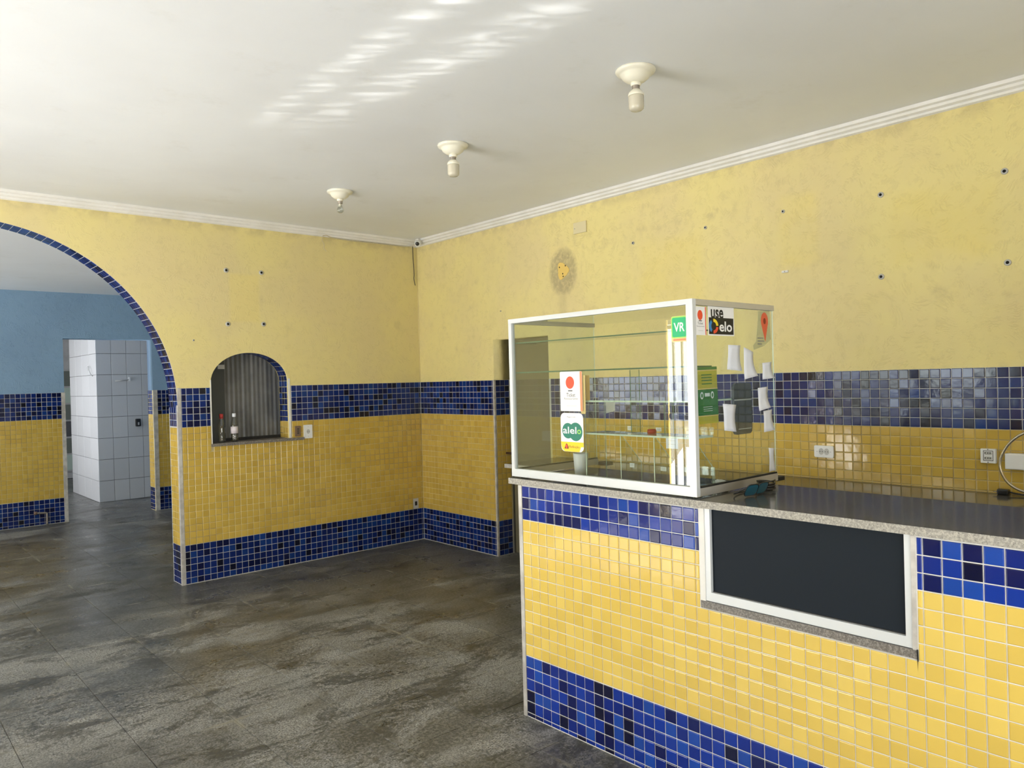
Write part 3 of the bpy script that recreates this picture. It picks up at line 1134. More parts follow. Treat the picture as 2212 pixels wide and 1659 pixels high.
def skip_panel(u0, u1, v0, v1):
    a, b = PY0 - .006, PY1 + .010
    if v1 > PZ0 - .028 and u1 > a and u0 < b:
        if v0 < PZ0 - .045:
            if u0 >= a - .02 and u1 <= b + .02:
                return u0, u1, v0, PZ0 - .028
        if u0 < a - .012:
            return u0, a, v0, v1
        if u1 > b + .012:
            return b, u1, v0, v1
        return (u0, u1, v0, PZ0 - .028) if v0 < PZ0 - .045 else None
    return u0, u1, v0, v1


tile_field(counter, FC @ Matrix.Translation((0, 0, -.0024)), grid(CY0 + .004, CY1, cb, YELS, BLUES, skip_panel, anchor=CY0 + .004, p=PT), min_px=9, depth=.004, bev=.003, tilt=.35)
c_prism('edge_trim', rrect(CY0 - .020, CY0 + .003, 0, 1.070), -.012, .0015, 'aluminium_worn')
# recessed panel with its white frame and stone surround
c_prism('stone_border', rrect(PY0 - .004, PY1 + .006, PZ0 - .026, PZ0), -.06, -.001, 'granite_sill')
c_prism('stone_border', rrect(PY0 - .004, PY0 + .016, PZ0, 1.070), -.06, -.002, 'trim_white')
c_prism('stone_border', rrect(PY1 - .006, PY1 + .008, PZ0, 1.070), -.06, -.002, 'aluminium_worn')
c_prism('crack', [(5.331, .735), (5.3335, .735), (5.3345, .71), (5.3335, .672), (5.332, .71)], -.0022, .0018, 'hole_black')
ip = c_prism('inset_panel', rrect(PY0 + .01, PY1 - .004, PZ0, 1.071), -.05, -.020, 'dark_panel')


def ip_part(name, pts, w0, w1, mat):
    o = prism(name, pts, FC, w0, w1, mat)
    o.parent = ip
    o.matrix_parent_inverse = (Matrix.Translation(counter.location) @ ip.matrix_parent_inverse).inverted()
    return o


ip_part('frame_strip', rrect(PY0 + .016, PY1 - .006, PZ0 + .002, PZ0 + .034), -.022, -.006, 'aluminium_white')
ip_part('frame_strip', rrect(PY0 + .016, PY0 + .038, PZ0 + .034, 1.070), -.022, -.006, 'aluminium_white')
ip_part('frame_strip', rrect(PY1 - .026, PY1 - .006, PZ0 + .034, 1.070), -.022, -.006, 'aluminium_white')
ip_part('gasket', rrect(PY0 + .038, PY1 - .026, PZ0 + .034, PZ0 + .037), -.022, -.018, 'rubber_black')
top = thing('countertop', 'dark polished granite countertop with speckled sawn edge on the tiled counter', 'countertop', (CX - .26, 4.8, 1.072))
for a, b in ((3.545, 4.553), (4.5545, 6.06)):
    place(box('slab', (1.455, a, 1.073), (1.985, b, 1.1), 'granite_polished', None, None, face_mat={3: 'granite_sawn', 2: 'granite_sawn', 4: 'granite_sawn', 5: 'granite_sawn'}), top)

# dark worktop along the wall behind the counter
bw = thing('worktop', 'low dark stone worktop along the yellow tiled wall behind the counter', 'worktop', (.3, 4, .9))
place(box('slab', (.008, 1.93, .90), (.60, 6.1, .93), 'granite_polished', face_mat={3: 'granite_sawn', 2: 'granite_sawn'}), bw)
for y in (2.3, 4.0, 5.8):
    place(box('support', (.02, y, 0), (.55, y + .1, .90), 'concrete_edge'), bw)
place(box('rim', (.03, 2.25, .93), (.58, 2.28, .938), 'aluminium'), bw)

# ------------------------------------------------------------------ glass showcase
SX0, SX1, SY0, SY1, SZ0, SZ1 = 1.375, 1.962, 3.546, 4.572, 1.106, 1.842
case = thing('glass_showcase', 'glass showcase with white metal frame standing on the granite countertop', 'showcase', (1.67, 4.06, 1.1))


def cbx(name, lo, hi, mat, fm=None, bevel=0.):
    return place(box(name, lo, hi, mat, None, None, bevel, fm), case)


cbx('frame_rail', (SX1 - .022, SY0, SZ1 - .020), (SX1, SY1, SZ1), 'aluminium_white')
cbx('frame_rail', (SX1 - .022, SY0, SZ0), (SX1, SY1, SZ0 + .036), 'aluminium_white')
cbx('frame_rail', (SX1 - .0215, SY0, SZ0 + .036), (SX1 - .0005, SY0 + .020, SZ1 - .020), 'aluminium_white')
cbx('frame_rail', (SX1 - .0215, SY1 - .030, SZ0 + .036), (SX1 - .0005, SY1, SZ1 - .020), 'aluminium_white')
for y0, y1 in ((SY0, SY0 + .018), (SY1 - .018, SY1)):
    cbx('side_rail', (SX0, y0, SZ1 - .022), (SX1 - .022, y1, SZ1), 'aluminium')
    cbx('side_rail', (SX0, y0, SZ0), (SX1 - .022, y1, SZ0 + .030), 'aluminium')
    cbx('gasket', (SX0, y0 + .003, SZ0 + .030), (SX1 - .022, y1 - .003, SZ0 + .036), 'rubber_black')
cbx('foot', (SX0 - .058, SY1 - .06, 1.101), (SX0 - .0005, SY1, 1.119), 'rubber_black', bevel=.004)
cbx('foot', (SX0 - .058, SY0 + .01, 1.101), (SX0 - .0005, SY0 + .07, 1.119), 'rubber_black', bevel=.004)
for yy in (SY0 + .03, SY1 - .07):
    cbx('foot', (SX1 - .08, yy, 1.1), (SX1 - .03, yy + .04, 1.1065), 'rubber_black')
cbx('front_pane', (SX1 - .015, SY0 + .02, SZ0 + .035), (SX1 - .011, SY1 - .029, SZ1 - .019), 'glass_pane')
cbx('side_pane', (SX0, SY1 - .011, SZ0 + .03), (SX1 - .022, SY1 - .007, SZ1 - .021), 'glass_pane', {5: 'glass_edge'})
cbx('side_pane', (SX0, SY0 + .007, SZ0 + .03), (SX1 - .022, SY0 + .011, SZ1 - .021), 'glass_pane', {5: 'glass_edge'})
cbx('top_pane', (SX0 + .02, SY0 + .018, SZ1 - .012), (SX1 - .022, SY1 - .018, SZ1 - .008), 'glass_pane')
GE = {i: 'glass_edge' for i in (2, 3, 4, 5)}
GG = {i: 'glass_edge_green' for i in (2, 3, 4, 5)}
cbx('shelf', (1.80, SY0 + .02, 1.727), (1.938, SY1 - .03, 1.732), 'glass_shelf', GG)
cbx('shelf', (1.80, SY0 + .02, 1.588), (1.938, SY1 - .03, 1.594), 'glass_shelf', GG)
DIV = 3.990
cbx('shelf', (1.54, DIV, 1.455), (1.932, SY1 - .031, 1.462), 'glass_shelf', GE)
cbx('shelf', (1.80, DIV, 1.317), (1.932, SY1 - .031, 1.324), 'glass_shelf', GE)


def divider(y, pts, mat='glass_shelf', edge='glass_edge'):
    fr = frame((0, y, 0), (-1, 0, 0), (0, 1, 0))
    n = len(pts)
    o = prism('divider', [(-x, z) for x, z in pts], fr, -.002, .002, edge)
    me = o.data
    me.materials.append(M(mat))
    for i in (0, 1):
        me.polygons[i].material_index = 1
    return place(o, case)


zb = 1.1006
divider(DIV + .003, [(1.93, zb), (1.80, zb), (1.80, 1.454), (1.93, 1.454)])
for y in (4.187, 4.357, 4.536):
    divider(y, [(1.932, zb), (1.80, zb), (1.80, 1.20), (1.92, 1.316), (1.932, 1.316)])
for y in (4.187, 4.357):
    divider(y, [(1.86, 1.325), (1.80, 1.325), (1.80, 1.454), (1.86, 1.454)], edge='glass_edge_green')
divider(4.187, [(1.86, 1.463), (1.80, 1.463), (1.80, 1.587), (1.86, 1.587)], edge='glass_edge_green')
cbx('back_strip', (1.796, DIV, zb), (1.800, SY1 - .03, 1.20), 'glass_shelf', {1: 'glass_edge', 4: 'glass_edge', 2: 'glass_edge'})
cbx('back_strip', (1.796, DIV, 1.325), (1.800, SY1 - .03, 1.355), 'glass_shelf', {1: 'glass_edge'})

# --- stickers on the front pane
FP = frame((SX1 - .0108, 0, 0), (0, 1, 0), (1, 0, 0))


def sticker(label, pts, mat, fr, name='sticker', cat='sticker', t=.0006, group=None):
    o = prism(name, pts, fr, .0001, t, mat)
    xs = [p[0] for p in pts]
    ys = [p[1] for p in pts]
    return tag(o, label, cat, group)


def flat(name, pts, fr, par, mat, w=.0006):
    return prism(name, pts, fr, w, w + .0003, mat, par)


s = sticker('white meal voucher sticker with red dot on the showcase front pane', rrect(3.868, 4.0, 1.416, 1.588, .006), 'paper_white', FP)
flat('red_dot', ell(3.928, 1.540, .025, .027), FP, s, 'ink_red')
flat('orange_stripe', rrect(3.987, 3.9995, 1.417, 1.587), FP, s, 'ink_orange')
flat('dash', rrect(3.916, 3.942, 1.502, 1.506), FP, s, 'ink_black')
words('lettering', 'Ticket', FP, 3.906, 1.478, .052, .017, 'ink_black', s, .0008)
words('lettering', 'Restaurante', FP, 3.892, 1.466, .080, .009, 'ink_grey', s, .0008)
flat('fine_print', rrect(3.905, 3.965, 1.438, 1.4395), FP, s, 'plastic_grey')
s2 = sticker('white orange edged sticker half hidden behind the red dot sticker', rrect(3.985, 4.012, 1.405, 1.57, .004), 'ink_cream', FP @ Matrix.Translation((0, 0, -.0052)))
s = sticker('white sticker with green blob logo and yellow foot on the showcase front pane', rrect(3.866, 4.0, 1.24, 1.408, .022, 5), 'paper_white', FP)
blob = []
for k in range(48):
    a = 2 * math.pi * k / 48
    best = 0
    for cx_, cy_, r_ in ((3.909, 1.3305, .034), (3.955, 1.327, .040)):
        # distance from blob centre to circle boundary along the ray
        ox, oy = 3.934 - cx_, 1.328 - cy_
        bq = ox * math.cos(a) + oy * math.sin(a)
        cq = ox * ox + oy * oy - r_ * r_
        dsc = bq * bq - cq
        if dsc > 0:
            best = max(best, -bq + math.sqrt(dsc))
    blob.append((3.934 + best * math.cos(a), 1.328 + best * math.sin(a)))
flat('green_blob', blob, FP, s, 'ink_teal')
words('lettering', 'alel', FP, 3.880, 1.318, .080, .030, 'paper_white', s, .0011, .012)
words('lettering', 'o', FP, 3.964, 1.318, .023, .019, 'ink_lime', s, .0011, .012)
words('lettering', 'Pague com', FP, 3.906, 1.386, .050, .008, 'ink_grey', s, .0008)
flat('yellow_foot', [(3.868, 1.262), (3.874, 1.249), (3.888, 1.2405), (3.975, 1.2405), (3.985, 1.262), (4.0, 1.262), (4.0, 1.282), (3.866, 1.282)], FP, s, 'ink_yellow')
flat('red_mark', [(3.885, 1.252), (3.911, 1.252), (3.911, 1.262), (3.902, 1.274), (3.896, 1.274), (3.890, 1.262)], FP, s, 'ink_maroon', .0009)
flat('red_mark', ell(3.899, 1.262, .006, .009, 12), FP, s, 'ink_red', .0012)
words('lettering', 'Refei\u00e7\u00e3o', FP, 3.916, 1.254, .060, .013, 'ink_maroon', s, .001)
s = sticker('green square logo sticker with orange border near the showcase corner post', rrect(4.468, 4.541, 1.686, 1.783, .008), 'ink_cream', FP)
flat('lime_border', rrect(4.469, 4.540, 1.700, 1.782, .008), FP, s, 'ink_lime')
flat('green_square', rrect(4.473, 4.536, 1.704, 1.777, .006), FP, s, 'ink_green', .0009)
words('lettering', 'VR', FP, 4.480, 1.724, .049, .034, 'paper_white', s, .0014, .02)
flat('orange_strip', rrect(4.476, 4.534, 1.690, 1.697), FP, s, 'ink_orange')

# --- stickers and papers on the end pane (local x runs towards the wall)
FE = frame((0, SY1 - .0068, 0), (-1, 0, 0), (0, 1, 0))


def E(x0, x1, z0, z1):
    return rrect(-x1, -x0, z0, z1)


s = sticker('narrow white sticker with red dot at the top of the showcase end pane', rrect(-1.935, -1.866, 1.708, 1.815, .003), 'paper_white', FE)
flat('red_dot', ell(-1.905, 1.783, .0165, .019), FE, s, 'ink_red')
flat('red_stripe', rrect(-1.872, -1.867, 1.709, 1.814), FE, s, 'ink_red')
flat('dash', rrect(-1.914, -1.894, 1.760, 1.763), FE, s, 'ink_black')
words('lettering', 'Ticket', FE, -1.922, 1.748, .035, .009, 'ink_black', s, .0008)
words('lettering', 'Restaurante', FE, -1.928, 1.739, .050, .005, 'ink_grey', s, .0008)
flat('fine_print', rrect(-1.918, -1.886, 1.724, 1.7252), FE, s, 'plastic_grey')
s = sticker('black and white card brand sticker with coloured ring on the showcase end pane', rrect(-1.853, -1.674, 1.708, 1.819), 'paper_white', FE)
flat('black_field', rrect(-1.848, -1.679, 1.713, 1.777), FE, s, 'ink_black')
words('lettering', 'use', FE, -1.834, 1.773, .085, .036, 'ink_black', s, .0011, .025)


def ring(a0, a1, mat):
    pts = []
    for k in range(13):
        a = R(a0 + (a1 - a0) * k / 12)
        pts.append((-1.816 + .031 * math.cos(a), 1.744 + .028 * math.sin(a)))
    for k in range(12, -1, -1):
        a = R(a0 + (a1 - a0) * k / 12)
        pts.append((-1.816 + .017 * math.cos(a), 1.744 + .016 * math.sin(a)))
    flat('ring_arc', pts, FE, s, mat, .0009)


ring(5, 95, 'ink_sun')
ring(125, 235, 'ink_blue')
ring(265, 352, 'ink_red')
words('lettering', 'elo', FE, -1.778, 1.724, .088, .040, 'paper_white', s, .0011, .02)
s = sticker('torn pale sticker with red map pin on the showcase end pane', [(-1.512, 1.690), (-1.500, 1.742), (-1.49, 1.815), (-1.40, 1.82), (-1.395, 1.70), (-1.45, 1.672), (-1.53, 1.655), (-1.535, 1.672)], 'clear_film', FE)
pin = [(-1.440, 1.690)]
for k in range(17):
    a = R(-35 + 250 * k / 16)
    pin.append((-1.443 + .028 * math.cos(a), 1.775 + .036 * math.sin(a)))
flat('pin', pin, FE, s, 'pin_red')
flat('pin_hole', ell(-1.443, 1.775, .010, .013, 14), FE, s, 'ink_maroon', .0010)
for k, w in enumerate((.045, .050, .032)):
    flat('fine_print', rrect(-1.500, -1.500 + w, 1.702 - k * .012, 1.7055 - k * .012), FE, s, 'ink_grey')

FI = frame((0, SY1 - .016, 0), (-1, 0, 0), (0, 1, 0))


def paper(label, tl, tr, bl, br, curl=.01, mat='paper', fr=FE, name='paper_note', group='paper slips taped to the showcase end pane'):
    vs, fs = [], []
    n = 6
    for j in range(n + 1):
        t = j / n
        for i in range(4):
            q = i / 3
            x = (tl[0] * (1 - q) + tr[0] * q) * (1 - t) + (bl[0] * (1 - q) + br[0] * q) * t
            z = (tl[1] * (1 - q) + tr[1] * q) * (1 - t) + (bl[1] * (1 - q) + br[1] * q) * t
            w = .0035 + curl * t * t + .003 * math.sin(q * 3 + t * 4)
            vs.append(fr @ Vector((-x, z, w)))
    for j in range(n):
        for i in range(3):
            a = j * 4 + i
            fs.append((a, a + 1, a + 5, a + 4))
    o = build(name, vs, fs, mat, smooth=True)
    md = o.modifiers.new('thickness', 'SOLIDIFY')
    md.thickness = .0004
    return tag(o, label, 'paper', group)


paper('pale slip under the coloured ring sticker, highest of the taped slips', (1.724, 1.673), (1.637, 1.672), (1.748, 1.577), (1.648, 1.570))
paper('long pale slip hanging over the blue tiles behind, curled at its foot', (1.612, 1.665), (1.542, 1.645), (1.640, 1.536), (1.546, 1.549), .02)
paper('square pale slip beneath the red map pin sticker', (1.474, 1.601), (1.400, 1.606), (1.488, 1.533), (1.397, 1.538))
paper('pale slip hanging between the green flyer and the dark pouch', (1.772, 1.445), (1.678, 1.437), (1.777, 1.342), (1.700, 1.332))
paper('folded pale slip beside the dark pouch', (1.513, 1.499), (1.435, 1.503), (1.535, 1.405), (1.452, 1.417), .02)
paper('pale slip at the free edge of the end pane, below the folded slip', (1.474, 1.403), (1.405, 1.407), (1.485, 1.316), (1.405, 1.320))
paper('narrow pale slip low at the free edge of the end pane', (1.440, 1.248), (1.394, 1.243), (1.441, 1.148), (1.394, 1.15), .004)
pouch = thing('pouch', 'dark grey pouch hanging inside the showcase end pane between paper slips', 'pouch', (1.6, SY1 - .03, 1.32))
place(prism('body', rrect(-1.668, -1.536, 1.316, 1.522, .02), FI, -.012, -.002, 'pouch_dark'), pouch)
place(prism('seam', rrect(-1.666, -1.538, 1.452, 1.457), FI, -.002, -.001, 'plastic_grey'), pouch)
place(prism('seam', rrect(-1.64, -1.545, 1.336, 1.339), FI, -.002, -.001, 'plastic_grey'), pouch)
fly = thing('flyer', 'yellow and green printed flyer hanging inside the showcase end pane', 'flyer', (1.85, SY1 - .02, 1.37))
FLY = [(1.935, 1.587), (1.783, 1.590), (1.777, 1.372), (1.914, 1.372)]


def fq(s, t):
    a = Vector(FLY[0]).lerp(Vector(FLY[1]), s)
    b_ = Vector(FLY[3]).lerp(Vector(FLY[2]), s)
    p = a.lerp(b_, t)
    return (-p.x, p.y)


def fband(name, s0, s1, t0, t1, mat, w):
    place(prism(name, [fq(s0, t1), fq(s1, t1), fq(s1, t0), fq(s0, t0)], FI, w - .001, w, mat), fly)


fband('sheet', 0, 1, 0, 1, 'flyer_yellow', -.004)
fband('green_band', 0, 1, 0, .06, 'flyer_green', -.003)
fband('green_field', 0, 1, .385, .86, 'flyer_green', -.003)
for t in (.06, .385, .86):
    fband('rule', 0, 1, t - .008, t + .008, 'ink_cream', -.0025)
fband('edge_rule', 0, .03, 0, 1, 'ink_cream', -.0022)
for t in (.13, .18, .23, .29):
    fband('fine_print', .3, .75, t, t + .015, 'flyer_green', -.0025)
for t in (.70, .735, .77):
    fband('fine_print', .3, .72, t, t + .008, 'paper', -.0024)
fband('picture', .40, .62, .46, .52, 'paper', -.0024)
for sx_ in (.26, .74):
    c_ = fq(sx_, .50)
    place(prism('badge', ell(c_[0], c_[1], .010, .014, 16), FI, -.0035, -.0024, 'paper'), fly)
    place(prism('badge', ell(c_[0], c_[1], .0055, .008, 14), FI, -.003, -.0020, 'flyer_green'), fly)
    c2 = fq(sx_, .505)

# --- things inside the case
cup = thing('plastic_cup', 'tall pale plastic cup behind the yellow footed sticker', 'cup', (1.85, 3.87, zb))
place(lathe('cup', [(.026, 0), (.034, .12), (.034, .124), (.031, .124), (.024, .004)], 'cup_white', None, (1.86, 3.895, zb), 20), cup)
o = lathe('red_lid', [(.018, 0), (.019, .012), (.016, .018), (.001, .019)], 'cap_red', None, (1.85, 4.285, 1.3245), 16)
tag(o, 'small red cap lying on the lower glass shelf', 'lid')
FT_ = frame((1.802, 0, 0), (0, 1, 0), (1, 0, 0))


def card(label, y0, y1, z0, z1, x, name='price_tag', cat='price tag', mat='paper_white', group='price tags on the glass strips'):
    fr = frame((x, 0, 0), (0, 1, 0), (1, 0, 0))
    o = prism(name, rrect(y0, y1, z0, z1), fr, 0, .0008, mat)
    tag(o, label, cat, group)
    for k in range(2):
        z = z0 + (z1 - z0) * (.35 + .3 * k)
        prism('fine_print', rrect(y0 + (y1 - y0) * .2, y1 - (y1 - y0) * .2, z - .001, z + .001), fr, .0008, .0011, 'plastic_grey', o)
    return o


card('blank price tag on the low glass strip, first compartment', 4.125, 4.150, 1.172, 1.190, 1.8005)
card('blank price tag on the low glass strip, middle compartment', 4.287, 4.316, 1.168, 1.185, 1.8005)
card('blank price tag on the low glass strip, compartment beside the end pane', 4.405, 4.44, 1.172, 1.191, 1.8005)
card('blank price tag on the strip of the lower shelf, next to the white note', 4.118, 4.142, 1.330, 1.348, 1.8005)
card('blank price tag above the red cap on the lower shelf', 4.268, 4.296, 1.330, 1.346, 1.8005)
card('square printed paper tag hung under the lower shelf', 4.318, 4.375, 1.262, 1.312, 1.80, 'paper_tag', 'paper tag', 'paper')
wn = prism('paper_note', [(3.998, 1.40), (4.048, 1.412), (4.05, 1.452), (3.998, 1.452)], frame((1.80, 0, 0), (0, 1, 0), (1, 0, 0)), -.001, 0, 'paper_white')
tag(wn, 'white note hanging under the middle glass shelf', 'paper')
pn = prism('paper_note', rrect(3.994, 4.018, 1.463, 1.57), frame((1.925, 0, 0), (0, 1, 0), (1, 0, 0)), -.001, 0, 'ink_cream')
tag(pn, 'cream paper strip standing at the end of the middle glass shelf', 'paper')
for y, lab in ((4.10, 'shallow glass dish in the first compartment of the showcase'), (4.44, 'shallow glass dish in the compartment beside the end pane')):
    d = lathe('glass_dish', [(.02, 0), (.035, .004), (.052, .016), (.054, .018), (.050, .016), (.034, .007)], 'glass_bottle', None, (1.862, y, zb), 24)
    tag(d, lab, 'dish', 'glass dishes in the showcase')
ts = bpy.data.meshes.new('tissue')
bm = bmesh.new()
bmesh.ops.create_icosphere(bm, subdivisions=3, radius=.035)
for v in bm.verts:
    v.co *= 1 + rng.uniform(-.22, .18)
    v.co.z = max(v.co.z * .55, -.017)
bm.to_mesh(ts)
bm.free()
ts.materials.append(MATS['tissue'])
o = link('tissue', ts)
o.location = (1.70, 4.50, zb + .0175)
tag(o, 'crumpled white tissue on the showcase floor behind the end pane', 'tissue')
wr_ = lathe('paper_box', [(.03, 0), (.03, .012), (.028, .014)], 'brown_metal', None, (1.63, 4.46, zb), 16)
tag(wr_, 'low dark lid on the showcase floor beside the tissue', 'lid')

# --- glasses lying on the granite
sg = thing('sunglasses', 'dark sunglasses with bluish lenses lying on the granite beside the showcase', 'sunglasses', (1.74, 4.68, 1.1))
for k, cx_ in enumerate((1.80, 1.725)):
    fr = Matrix.Translation((cx_, 4.700 - .0 * k, 1.126)) @ Matrix.Rotation(R(-12 + 8 * k), 4, 'Z') @ Matrix.Rotation(R(62), 4, 'X')
    place(prism('lens', rrect(-.030, .030, -.023, .023, .016, 4), fr, -.001, .001, 'lens_blue'), sg)
    rim = rrect(-.032, .032, -.025, .025, .017, 4)
    place(tube('rim', [fr @ Vector((x, y, 0)) for x, y in rim + rim[:1]], .0022, 'plastic_black', curve=False, n=6), sg)
place(tube('bridge', [(1.770, 4.70, 1.138), (1.7625, 4.702, 1.141), (1.755, 4.70, 1.138)], .0025, 'plastic_black'), sg)
place(tube('temple', [(1.832, 4.695, 1.135), (1.835, 4.65, 1.112), (1.78, 4.625, 1.106), (1.71, 4.622, 1.104)], .0028, 'plastic_black'), sg)
place(tube('temple', [(1.693, 4.70, 1.135), (1.685, 4.69, 1.125), (1.69, 4.66, 1.110), (1.73, 4.630, 1.104)], .0035, 'plastic_black'), sg)
cb_ = thing('cable_coil', 'small black coil of cable on the granite behind the sunglasses', 'cable', (1.62, 4.66, 1.1))
cp = [(1.60 + .030 * math.cos(k * 1.0), 4.645 + .035 * math.sin(k * 1.0), 1.1045 + .0016 * k) for k in range(22)]
place(tube('cord', cp, .0035, 'plastic_black'), cb_)
place(box('connector', (1.565, 4.63, 1.1005), (1.60, 4.655, 1.122), 'plastic_black', bevel=.004), cb_)

# ------------------------------------------------------------------ small fittings on the right-hand wall
FRO = FR @ Matrix.Translation((0, 0, .0048))


def socket_faces(t, fr, cx_, cz_, r=.019):
    place(prism('socket_well', ell(cx_, cz_, r * .8, r, 18), fr, .010, .0112, 'plastic_grey'), t)
    for dx_ in (-.007, .007):
        place(prism('hole', ell(cx_ + dx_, cz_, .0026, .0026, 8), fr, .0112, .0118, 'hole_black'), t)


t = thing('wall_outlet', 'white double wall outlet on the yellow tiles beside the showcase', 'outlet', (0, 4.113, 1.09), 'wall outlets')
place(prism('plate', rrect(4.055, 4.171, 1.055, 1.124, .008), FRO, 0, .010, 'plastic_white'), t)
socket_faces(t, FRO, 4.098, 1.089)
socket_faces(t, FRO, 4.130, 1.089)
for y in (4.072, 4.154):
    place(prism('screw', ell(y, 1.089, .003, .003, 8), FRO, .010, .0112, 'plastic_grey'), t)
t = thing('wall_outlet', 'white square wall outlet with dark outlined socket next to the hose loop', 'outlet', (0, 4.965, 1.11), 'wall outlets')
place(box('mount_box', (.0045, 4.932, 1.078), (.030, 5.0, 1.150), 'plastic_white', bevel=.003), t)
FRB = FR @ Matrix.Translation((0, 0, .030))
for pts in (rrect(4.945, 4.989, 1.090, 1.0925), rrect(4.945, 4.989, 1.1385, 1.141), rrect(4.945, 4.9472, 1.09, 1.141), rrect(4.9868, 4.989, 1.09, 1.141)):
    place(prism('outline', pts, FRB, 0, .0008, 'ink_black'), t)
for cz_ in (1.103, 1.128):
    place(prism('socket_well', rrect(4.95, 4.984, cz_ - .008, cz_ + .008, .006), FRB, 0, .0009, 'plastic_grey'), t)
    for dx_ in (-.012, 0, .010):
        place(prism('hole', ell(4.966 + dx_, cz_ + .001, .0028, .0028, 8), FRB, .0009, .0014, 'hole_black'), t)
for cz_ in (1.083, 1.147):
    place(prism('screw', ell(4.966, cz_, .003, .003, 8), FRB, 0, .0012, 'ink_grey'), t)
t = thing('junction_box', 'long white box fixed low on the yellow tiles behind the hose loop', 'box', (0, 5.15, 1.06))
place(box('body', (.0045, 5.045, 1.056), (.055, 5.33, 1.134), 'plastic_white', bevel=.005), t)
place(box('lid', (.055, 5.050, 1.060), (.060, 5.325, 1.130), 'plastic_white', bevel=.002), t)
t = thing('hose', 'flexible metal hose looping in front of the white box', 'hose', (.15, 5.15, .93))
place(tube('hose', [(.16, 5.26, 1.262), (.16, 5.20, 1.258), (.155, 5.135, 1.232), (.15, 5.08, 1.175), (.15, 5.050, 1.096), (.15, 5.068, 1.025), (.15, 5.11, .982), (.15, 5.17, .962), (.15, 5.26, .955)], .0065, 'hose_metal', n=10), t)
t = thing('power_plug', 'black power plug lying on the worktop against the yellow tiles', 'plug', (.06, 5.05, .93))
place(box('plug_body', (.035, 5.012, .9305), (.075, 5.062, .958), 'plastic_black', bevel=.007), t)
place(tube('cord', [(.055, 5.06, .945), (.06, 5.10, .94), (.075, 5.20, .935), (.10, 5.35, .934)], .004, 'plastic_black'), t)
for dy_ in (-.006, .006):
    place(tube('pin', [(.055 + dy_, 5.013, .944), (.055 + dy_, 4.993, .944)], .002, 'hose_metal', curve=False, n=6), t)

SCR = [(5.058, 2.524, 'highest wall plug on the yellow wall, toward the open end'), (4.465, 2.526, 'upper wall plug left of the highest one on the yellow wall'),
       (3.336, 2.534, 'small wall plug high above the showcase corner post'), (2.725, 2.525, 'small wall plug nearest to the blank cover plate on the yellow wall'),
       (5.063, 2.073, 'lower wall plug toward the open end of the yellow wall'), (4.458, 2.075, 'lower wall plug above the blue tile band beside the showcase'),
       (3.888, 2.540, 'tiny wall plug in the stained strip of yellow wall')]


def anchor(loc, axis, label, s=1.):
    t = thing('wall_plug', label, 'wall plug', loc, 'plugs left in the yellow walls')
    place(lathe('collar', [(.016 * s, -.001), (.016 * s, .004), (.009 * s, .006)], 'plastic_grey', None, loc, 14, axis=axis), t)
    a = Vector(loc) + Vector(axis) * .0055
    place(lathe('hole', [(.008 * s, 0), (.008 * s, .0015)], 'hole_black', None, a, 12, axis=axis), t)


for y, z, lab in SCR:
    anchor((0.001, y, z), (1, 0, 0), lab, 1. if y > 4.2 else .7)
for x, z, lab in ((1.908, 2.522, 'upper wall plug on the arch side above the hatch'), (1.608, 2.525, 'upper wall plug on the corner side above the hatch'),
                  (1.905, 2.079, 'lower wall plug on the arch side above the hatch'), (1.600, 2.088, 'lower wall plug on the corner side above the hatch')):
    anchor((x, .001, z), (0, 1, 0), lab, 1.25)
anchor((2.185, .001, 1.941), (0, 1, 0), 'tiny dark hole in the yellow wall between arch and hatch', .45)
anchor((.001, 1.248, 2.158), (1, 0, 0), 'tiny dark hole above the doorway near the showcase', .4)
t = thing('wall_bracket', 'short white bracket stub on the yellow wall above the end of the showcase', 'bracket', (0, 3.894, 2.173))
place(box('plate', (0, 3.873, 2.166), (.012, 3.915, 2.180), 'trim_white', bevel=.003), t)
place(lathe('screw', [(.003, 0), (.003, .002)], 'ink_grey', None, (.012, 3.894, 2.173), 8, axis=(1, 0, 0)), t)
t = thing('blank_plate', 'cream blank cover plate high on the yellow wall under the cornice', 'cover plate', (0, 2.212, 2.725))
place(box('plate', (0, 2.145, 2.680), (.012, 2.279, 2.766), 'plate_cream', bevel=.003), t)
place(lathe('screw', [(.004, 0), (.004, .002)], 'plastic_grey', None, (.012, 2.16, 2.72), 8, axis=(1, 0, 0)), t)
t = thing('lamp_scar', 'bare yellow patch with screw holes where a wall lamp was removed', 'wall patch', (0, 2.01, 2.41))
pts = []
for k in range(28):
    a = 2 * math.pi * k / 28
    rr = .060 * (1 + .16 * math.sin(3 * a + 1.57) + rng.uniform(-.07, .07))
    pts.append((2.008 + rr * math.cos(a), 2.415 + rr * 1.05 * math.sin(a)))
place(prism('bare_patch', pts, FR, .0003, .002, 'bare_yellow'), t)
for y, z in ((1.975, 2.445), (2.04, 2.45), (2.01, 2.39), (2.013, 2.368)):
    place(prism('hole', ell(y, z, .0055, .0065, 10), FR, .002, .0026, 'hole_black'), t)

